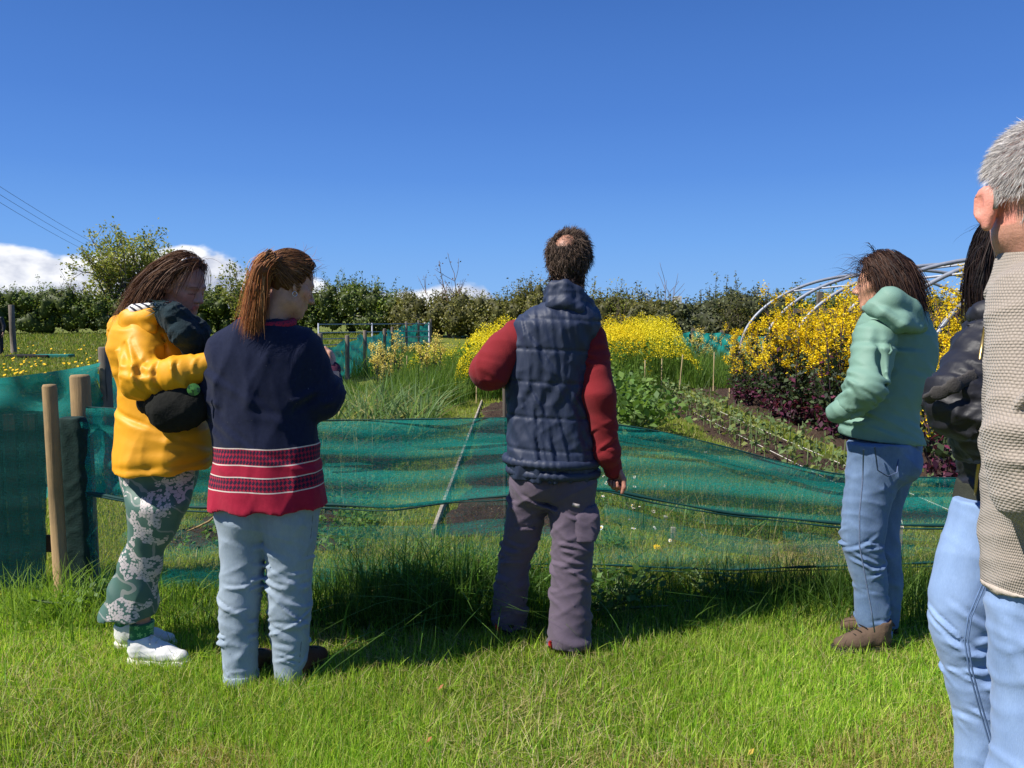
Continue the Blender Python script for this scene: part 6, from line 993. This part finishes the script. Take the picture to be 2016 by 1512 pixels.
for (px, Y, lb_) in ((768, 15, 'cream flowered kale left of the weeds by the left netting'), (752, 13.2, 'small cream flowered kale above the leeks'), (850, 14.5, 'cream flowered kale among the tall weeds')): x_ = at(px, 700, Y)[0]; dup(ck, (x_, Y, 0), Y, .95 if Y > 14 else .8, lb_)
def mustard(seed, n, cx, cy, sx, sy, z0, z1, ng, pal=YK):
    r = np.random.default_rng(seed); x = cx + sx * r.uniform(-1, 1, n); y = cy + sy * r.uniform(-1, 1, n); e = np.clip(1.15 - (np.abs((x - cx) / sx) ** 3 + np.abs((y - cy) / sy) ** 3) * .55, .2, 1); hz = z1 * (1 + .10 * lnoise(x, y, 6, seed)) * e; z = z0 + (hz - z0) * r.uniform(0, 1, n) ** .55; A_ = leaves(np.stack([x, y, z], 1), r.uniform(.016, .034, n), pick(r, n, pal, .18), r, .5, .9)
    x = cx + sx * r.uniform(-1, 1, ng); y = cy + sy * r.uniform(-1, 1, ng); return [A_, blades(np.stack([x, y, gz(x, y)], 1), r.uniform(.45, .95, ng) * z1 * .85, .014, r, .25, pick(r, ng, RP, .3), seg=3), leaves(np.stack([x, y, r.uniform(.1, z1 * .75, ng)], 1), r.uniform(.05, .12, ng), pick(r, ng, RP, .3), r)]
YM = [(.80, .66, .02), (.72, .58, .015), (.84, .72, .06)]
o = stuff('mustard_flowers', mustard(251, 30000, .25, 14.6, 1.25, 1.4, .55, 1.30, 2600, YM), PETAL); o = stuff('mustard_flowers', mustard(252, 26000, 2.9, 17.6, .95, 2.2, .62, 1.38, 2600, YM), PETAL); stuff('mustard_flowers', mustard(253, 3500, 2.15, 15.2, .5, 1.0, .85, 1.34, 900, YK), PETAL); stuff('mustard_flowers', mustard(254, 2200, -1.6, 17.5, .7, 1.2, .35, .85, 1200, YM), PETAL)
def bushy(seed, Ht, w, n, ls, pal, asp=.62): r = np.random.default_rng(seed); d = r.normal(size=(n, 3)); P = d * A3(w, w, Ht * .30) * .5 + A3(0, 0, Ht * .5); P[:, 2] = np.clip(P[:, 2], .03, Ht * 1.05); st = [([A3(0, 0, 0), P[i] * A3(.5, .5, .5), P[i]], [.008, .006, .003]) for i in range(0, n, max(1, n // 18))]; return tubes(st, 4, (.09, .13, .05)), leaves(P, r.uniform(ls * .5, ls * 1.3, n), pick(r, n, pal, .3), r, .5, asp)
BG = [(.08, .16, .028), (.12, .21, .04), (.16, .25, .055)]
bu = [plant('broad_leaf_plant', bushy(261 + i, (.78, .62)[i], (.5, .45)[i], 420, .11, BG), (STEM, LEAF), ('stem', 'leaves'), (0, 0, 0), 'broad leaved green plant in the leafy row right of the red sleeve', 'plant', 'broad leaved plants') for i in range(2)]
for i, (x_, y_) in enumerate([(1.38, 8.8), (1.55, 9.5), (1.36, 10.2), (1.65, 11.2), (1.5, 12.0), (1.85, 13.0), (1.62, 13.6), (2.1, 14.2), (1.3, 11.6)]):
    if i < 2: bu[i].location = (x_, y_, 0)
    else: dup(bu[i % 2], (x_, y_, 0), i * 1.7, .9 + .05 * (i % 4))
def leek(seed): r = np.random.default_rng(seed); n = 11; P = r.normal(0, .018, (n, 3)) * A3(1, 1, 0); return blades(P, r.uniform(.42, .74, n), r.uniform(.022, .034, n), r, .75, pick(r, n, [(.14, .23, .075), (.19, .28, .11), (.11, .19, .06), (.30, .28, .12)], .25), seg=7, bend=1.0)
lk = []
for i in range(3): v = leek(271 + i); o = mesh_np('leek_plant', v[0], v[1], GRASS, col=v[2]); setp(o, 'leek with long arching strap leaves in the left bed', 'plant', 'leeks'); lk.append(o)
sp = [(-2.1 + .2 * (i % 6) + .05 * ((i * 5) % 3), 8.4 + .33 * (i // 6) + .06 * ((i * 7) % 4)) for i in range(48)]
for i, (x_, y_) in enumerate(sp):
    if i < 3: lk[i].location = (x_, y_, .02)
    else: dup(lk[i % 3], (x_, y_, .02), i * 1.37, .85 + .3 * ((i * 3) % 7) / 7)
def gar(seed): r = np.random.default_rng(seed); v = tubes([([A3(0, 0, 0), A3(.01, 0, .25), A3(.02, .01, .5)], [.006, .005, .004])], 5, (.30, .27, .13)); n = 6; P = np.array([A3(0, 0, .12 + .06 * i) for i in range(n)]); b = blades(P, r.uniform(.22, .40, n), .011, r, .9, pick(r, n, [(.20, .22, .08), (.13, .18, .05)], .2), seg=5, bend=1.1); return joinm([v, b])
ga = []
for i in range(2): v = gar(281 + i); o = mesh_np('garlic_plant', v[0], v[1], GRASS, col=v[2]); setp(o, 'thin straw coloured garlic stem seen through the netting', 'plant', 'garlic plants'); ga.append(o)
for i in range(22):
    x_, y_ = -2.05 + .16 * (i % 6) + .04 * ((i * 5) % 3), 5.3 + .55 * (i // 6) + .1 * (i % 2)
    if i < 2: ga[i].location = (x_, y_, .02)
    else: dup(ga[i % 2], (x_, y_, .02), i * 1.9, .9 + .05 * (i % 5))
def bean(seed, h): r = np.random.default_rng(seed); n = 16; s = r.uniform(.2, 1, n); P = np.stack([r.normal(0, .045, n), r.normal(0, .045, n), s * h], 1); return joinm([tubes([([A3(0, 0, 0), A3(.005, 0, h * .5), A3(.01, .01, h)], [.006, .006, .004])], 5, (.14, .19, .07)), leaves(P, r.uniform(.045, .085, n), pick(r, n, [(.11, .17, .055), (.15, .21, .075), (.20, .23, .06)], .25), r, .3, .6)])
be = []
for i in range(4): v = bean(291 + i, (.26, .30, .22, .28)[i]); o = mesh_np('bean_plant', v[0], v[1], LEAF, smooth=False, col=v[2]); setp(o, 'young broad bean plant in the soil rows along the white strings', 'plant', 'broad beans'); be.append(o)
k = 0
for xx in (2.50, 2.80, 3.08):
    for j in range(34):
        yy = 5.35 + j * .26 + .05 * math.sin(j * 3.1 + xx * 9)
        if j % 11 == 7: continue
        s = .85 + .35 * ((k * 5) % 7) / 7
        if k < 4: be[k].location = (xx, yy, .035)
        else: dup(be[k % 4], (xx + .03 * math.sin(k * 2.3), yy, .035), k * 2.4, s)
        k += 1
# flowers in the turf
def disc(r_, n, z, dip=0., jag=0.): 
    V = [(0, 0, z - dip)] + [(math.cos(a) * r_ * (1 - jag * (i % 2)), math.sin(a) * r_ * (1 - jag * (i % 2)), z) for i, a in enumerate(np.arange(n) / n * 6.2832)]; return V, [[0, 1 + i, 1 + (i + 1) % n] for i in range(n)]
M_w = mat('white_petal', (.78, .77, .74), .8, .05); M_y = mat('yellow_petal', (.80, .50, .01), .8, .1); M_gs = mat('green_stalk', (.08, .14, .03), .8)
def flower(name, h, R, mo, mi, ri, label, group):
    v1, f1 = disc(R, 20, h, .004, .28); v2, f2 = disc(ri, 10, h + .003); v3, q3 = tube([A3(0, 0, 0), A3(.004, 0, h)], .0015, 5); o1, o2 = len(v1), len(v1) + len(v2); Fc = f1 + [[i + o1 for i in f] for f in f2] + [[int(i) + o2 for i in f] for f in q3]; o = mesh_np(name, np.vstack([v1, v2, v3]), Fc, [mo, mi, M_gs], smooth=False, mi=[0] * len(f1) + [1] * len(f2) + [2] * len(q3)); return setp(o, label, 'flower', group)
da = flower('daisy', .065, .011, M_w, M_y, .004, 'white daisy in the grass behind the netting', 'daisies'); r = np.random.default_rng(17)
dp = [(r.normal(1250, 26), r.uniform(965, 1062)) for _ in range(26)] + [(r.normal(1200, 14), r.uniform(958, 985)) for _ in range(14)] + [(r.uniform(1180, 1440), r.uniform(870, 1090)) for _ in range(16)]
for i, (a, b) in enumerate(dp):
    g = gnd(a, b + 14); o = da if i == 0 else dup(da); o.location = g + A3(0, 0, r.uniform(.05, .11)); o.rotation_euler = (r.normal(.6, .25), r.normal(0, .3), r.uniform(0, 6)); s = r.uniform(1.1, 1.7); o.scale = (s, s, 1)
dd = flower('dandelion', .09, .024, M_y, M_y, .012, 'orange yellow dandelion open in the grass behind the netting', 'dandelions'); dd.location = gnd(1290, 1098); dd.rotation_euler = (.5, 0, 0)
r = np.random.default_rng(19)
for i in range(95):
    px, py = r.uniform(-5, 240), 690 + 60 * r.uniform(0, 1) ** 1.0; Y = 2115 / (py - 625); g = at(px, 650, Y); x_ = g[0]
    if x_ > -4.2: continue
    o = dup(dd, (x_, Y, float(gz(x_, Y)) + .06), label='yellow dandelion in the field at far left'); o.rotation_euler = (r.uniform(.3, .9), r.normal(0, .2), 0); s = r.uniform(1.0, 2.0); o.scale = (s, s, 1)
for (px, py), lb_ in zip(((845, 1478), (868, 1372), (1478, 1503)), ('curled dry brown leaf lying on the lawn below the centre', 'small dry leaf on the lawn in front of the shadow', 'fallen yellow petal leaf at the bottom edge of the lawn')):
    g = gnd(px, py) + A3(0, 0, .035); Vv = [g + A3(*p) for p in ((-.010, 0, -.008), (-.003, .008, .006), (.011, .003, .014), (.003, -.008, .003), (0, 0, 0))]; o = mesh_np('dry_leaf', Vv, [[0, 4, 1], [1, 4, 2], [2, 4, 3], [3, 4, 0]], mat('dry_leaf', (.30, .12, .05) if py < 1500 else (.42, .30, .05), .8), smooth=False); setp(o, lb_, 'leaf', 'fallen leaves')
for (px, Y, s), lb_ in zip(((1195, 3.62, .22), (1225, 3.7, .26), (195, 3.6, .2), (1410, 3.75, .2)), ('leafy weed right of the man\'s trousers, lower of the pair', 'leafy weed right of the man\'s trousers, taller of the pair', 'leafy weed between the gate post and the floral trousers', 'dark leafy weed in the shade under the netting')): plant('weed_plant', bushy(int(px), s, .20, 90, .045, [(.07, .14, .03), (.10, .18, .04)]), (STEM, LEAF), ('stem', 'leaves'), (at(px, 1100, Y)[0], Y, 0), lb_, 'weed', 'weeds')
# =============================================================== CAMERA AND LIGHT
cam = bpy.data.cameras.new('camera'); co = bpy.data.objects.new('camera', cam); COL.objects.link(co)
co.location = (0, 0, H); co.rotation_euler = (math.pi / 2 - TH, 0, 0); cam.sensor_width = 36; cam.lens = 36 * F / 2016; cam.clip_start = .05; cam.clip_end = 3000; SC.camera = co
SUND = nrm(A3(-.925, -.38, 0)) * math.cos(math.radians(50)) + A3(0, 0, math.sin(math.radians(50)))
sl = bpy.data.lights.new('sun', 'SUN'); sl.energy = 5.0; sl.angle = math.radians(.5); sl.color = (1, .955, .88); so = bpy.data.objects.new('sun', sl); COL.objects.link(so); so.rotation_euler = Vector(SUND).to_track_quat('Z', 'Y').to_euler()
W = bpy.data.worlds.new('World'); SC.world = W; W.use_nodes = True; T = NT(W.node_tree); W.node_tree.nodes.clear()
wo = T.n('ShaderNodeOutputWorld'); sky = T.n('ShaderNodeTexSky', sky_type='NISHITA', sun_disc=False, sun_elevation=math.radians(50), sun_rotation=math.atan2(SUND[0], SUND[1]), altitude=50, air_density=1.0, dust_density=.25, ozone_density=2.5)
SKYC = T.n('ShaderNodeVectorMath', {0: T.n('ShaderNodeHueSaturation', {'Saturation': 1.35, 'Color': sky.outputs[0]}).outputs[0], 1: (1.0, 1.10, 1.42)}, operation='MULTIPLY').outputs[0]
dv = T.n('ShaderNodeTexCoord').outputs['Generated']; x, y, z = T.sep(dv); az = T.m('ARCTAN2', x, y); el = T.m('DIVIDE', z, T.m('SQRT', T.m('ADD', T.m('MULTIPLY', x, x), T.m('MULTIPLY', y, y))))
# a bank of cumulus low over the horizon, to the north and west of the garden
top = T.ramp(T.m('MULTIPLY_ADD', az, 1 / 2.4, .5), [(0, (.4,) * 3), (.2, (.95,) * 3), (.255, (1.02,) * 3), (.30, (.90,) * 3), (.335, (1.0,) * 3), (.375, (.80,) * 3), (.41, (.52,) * 3), (.455, (.62,) * 3), (.485, (.50,) * 3), (.495, (.30,) * 3), (.515, (.0,) * 3), (.60, (.22,) * 3), (.63, (.0,) * 3)])
q = T.n('ShaderNodeCombineXYZ', {0: T.m('MULTIPLY', az, 1.0), 1: T.m('MULTIPLY', el, 1.7), 2: .37}).outputs[0]
n1 = T.noise(11, 5, q, .52); n2 = T.noise(11, 5, T.n('ShaderNodeVectorMath', {0: q, 1: (-.010, .022, 0)}, operation='ADD').outputs[0], .52)
lim = T.m('ADD', T.m('MULTIPLY', T.sep(top)[0], .083), T.m('MULTIPLY', T.m('SUBTRACT', n1, .5), T.m('MULTIPLY', T.sep(top)[0], .075)))
cl = T.m('MULTIPLY', T.m('SUBTRACT', lim, el), 95, clamp=True); cl = T.m('MULTIPLY', T.m('MULTIPLY', cl, cl), T.m('SUBTRACT', 3, T.m('MULTIPLY', cl, 2)))
SKYC = T.mix(T.m('MULTIPLY', T.m('SUBTRACT', 1, T.m('MULTIPLY', el, 2.1), clamp=True), .85), SKYC, (3.3, 5.9, 10.3))
lit = T.m('ADD', T.m('MULTIPLY', T.m('SUBTRACT', n1, n2), 4.5), T.m('MULTIPLY_ADD', el, 7.0, .33), clamp=True)
SKYC = T.mix(.9, SKYC, T.n('ShaderNodeVectorMath', {0: T.ramp(el, [(0, (.242, .475, .842)), (.1, (.150, .361, .80)), (.18, (.094, .26, .70)), (.26, (.070, .205, .61)), (.42, (.050, .15, .475)), (1, (.042, .125, .42))]), 1: (12., 12., 12.)}, operation='MULTIPLY').outputs[0])
ccol = T.mix(lit, (4.7, 5.2, 6.9), (12., 12., 12.2)); SK = T.mix(T.m('MULTIPLY', cl, .94), SKYC, ccol)
bg = T.n('ShaderNodeBackground', {0: SK, 1: .062}); T.L.new(bg.outputs[0], wo.inputs[0])
SC.view_settings.view_transform = 'Standard'; SC.view_settings.look = 'None'; SC.view_settings.exposure = .55; SC.view_settings.gamma = 1
SC.render.engine = 'CYCLES'; cy = SC.cycles; cy.use_denoising = True; cy.max_bounces = 8; cy.transparent_max_bounces = 24; cy.diffuse_bounces = 3; cy.sample_clamp_indirect = 6
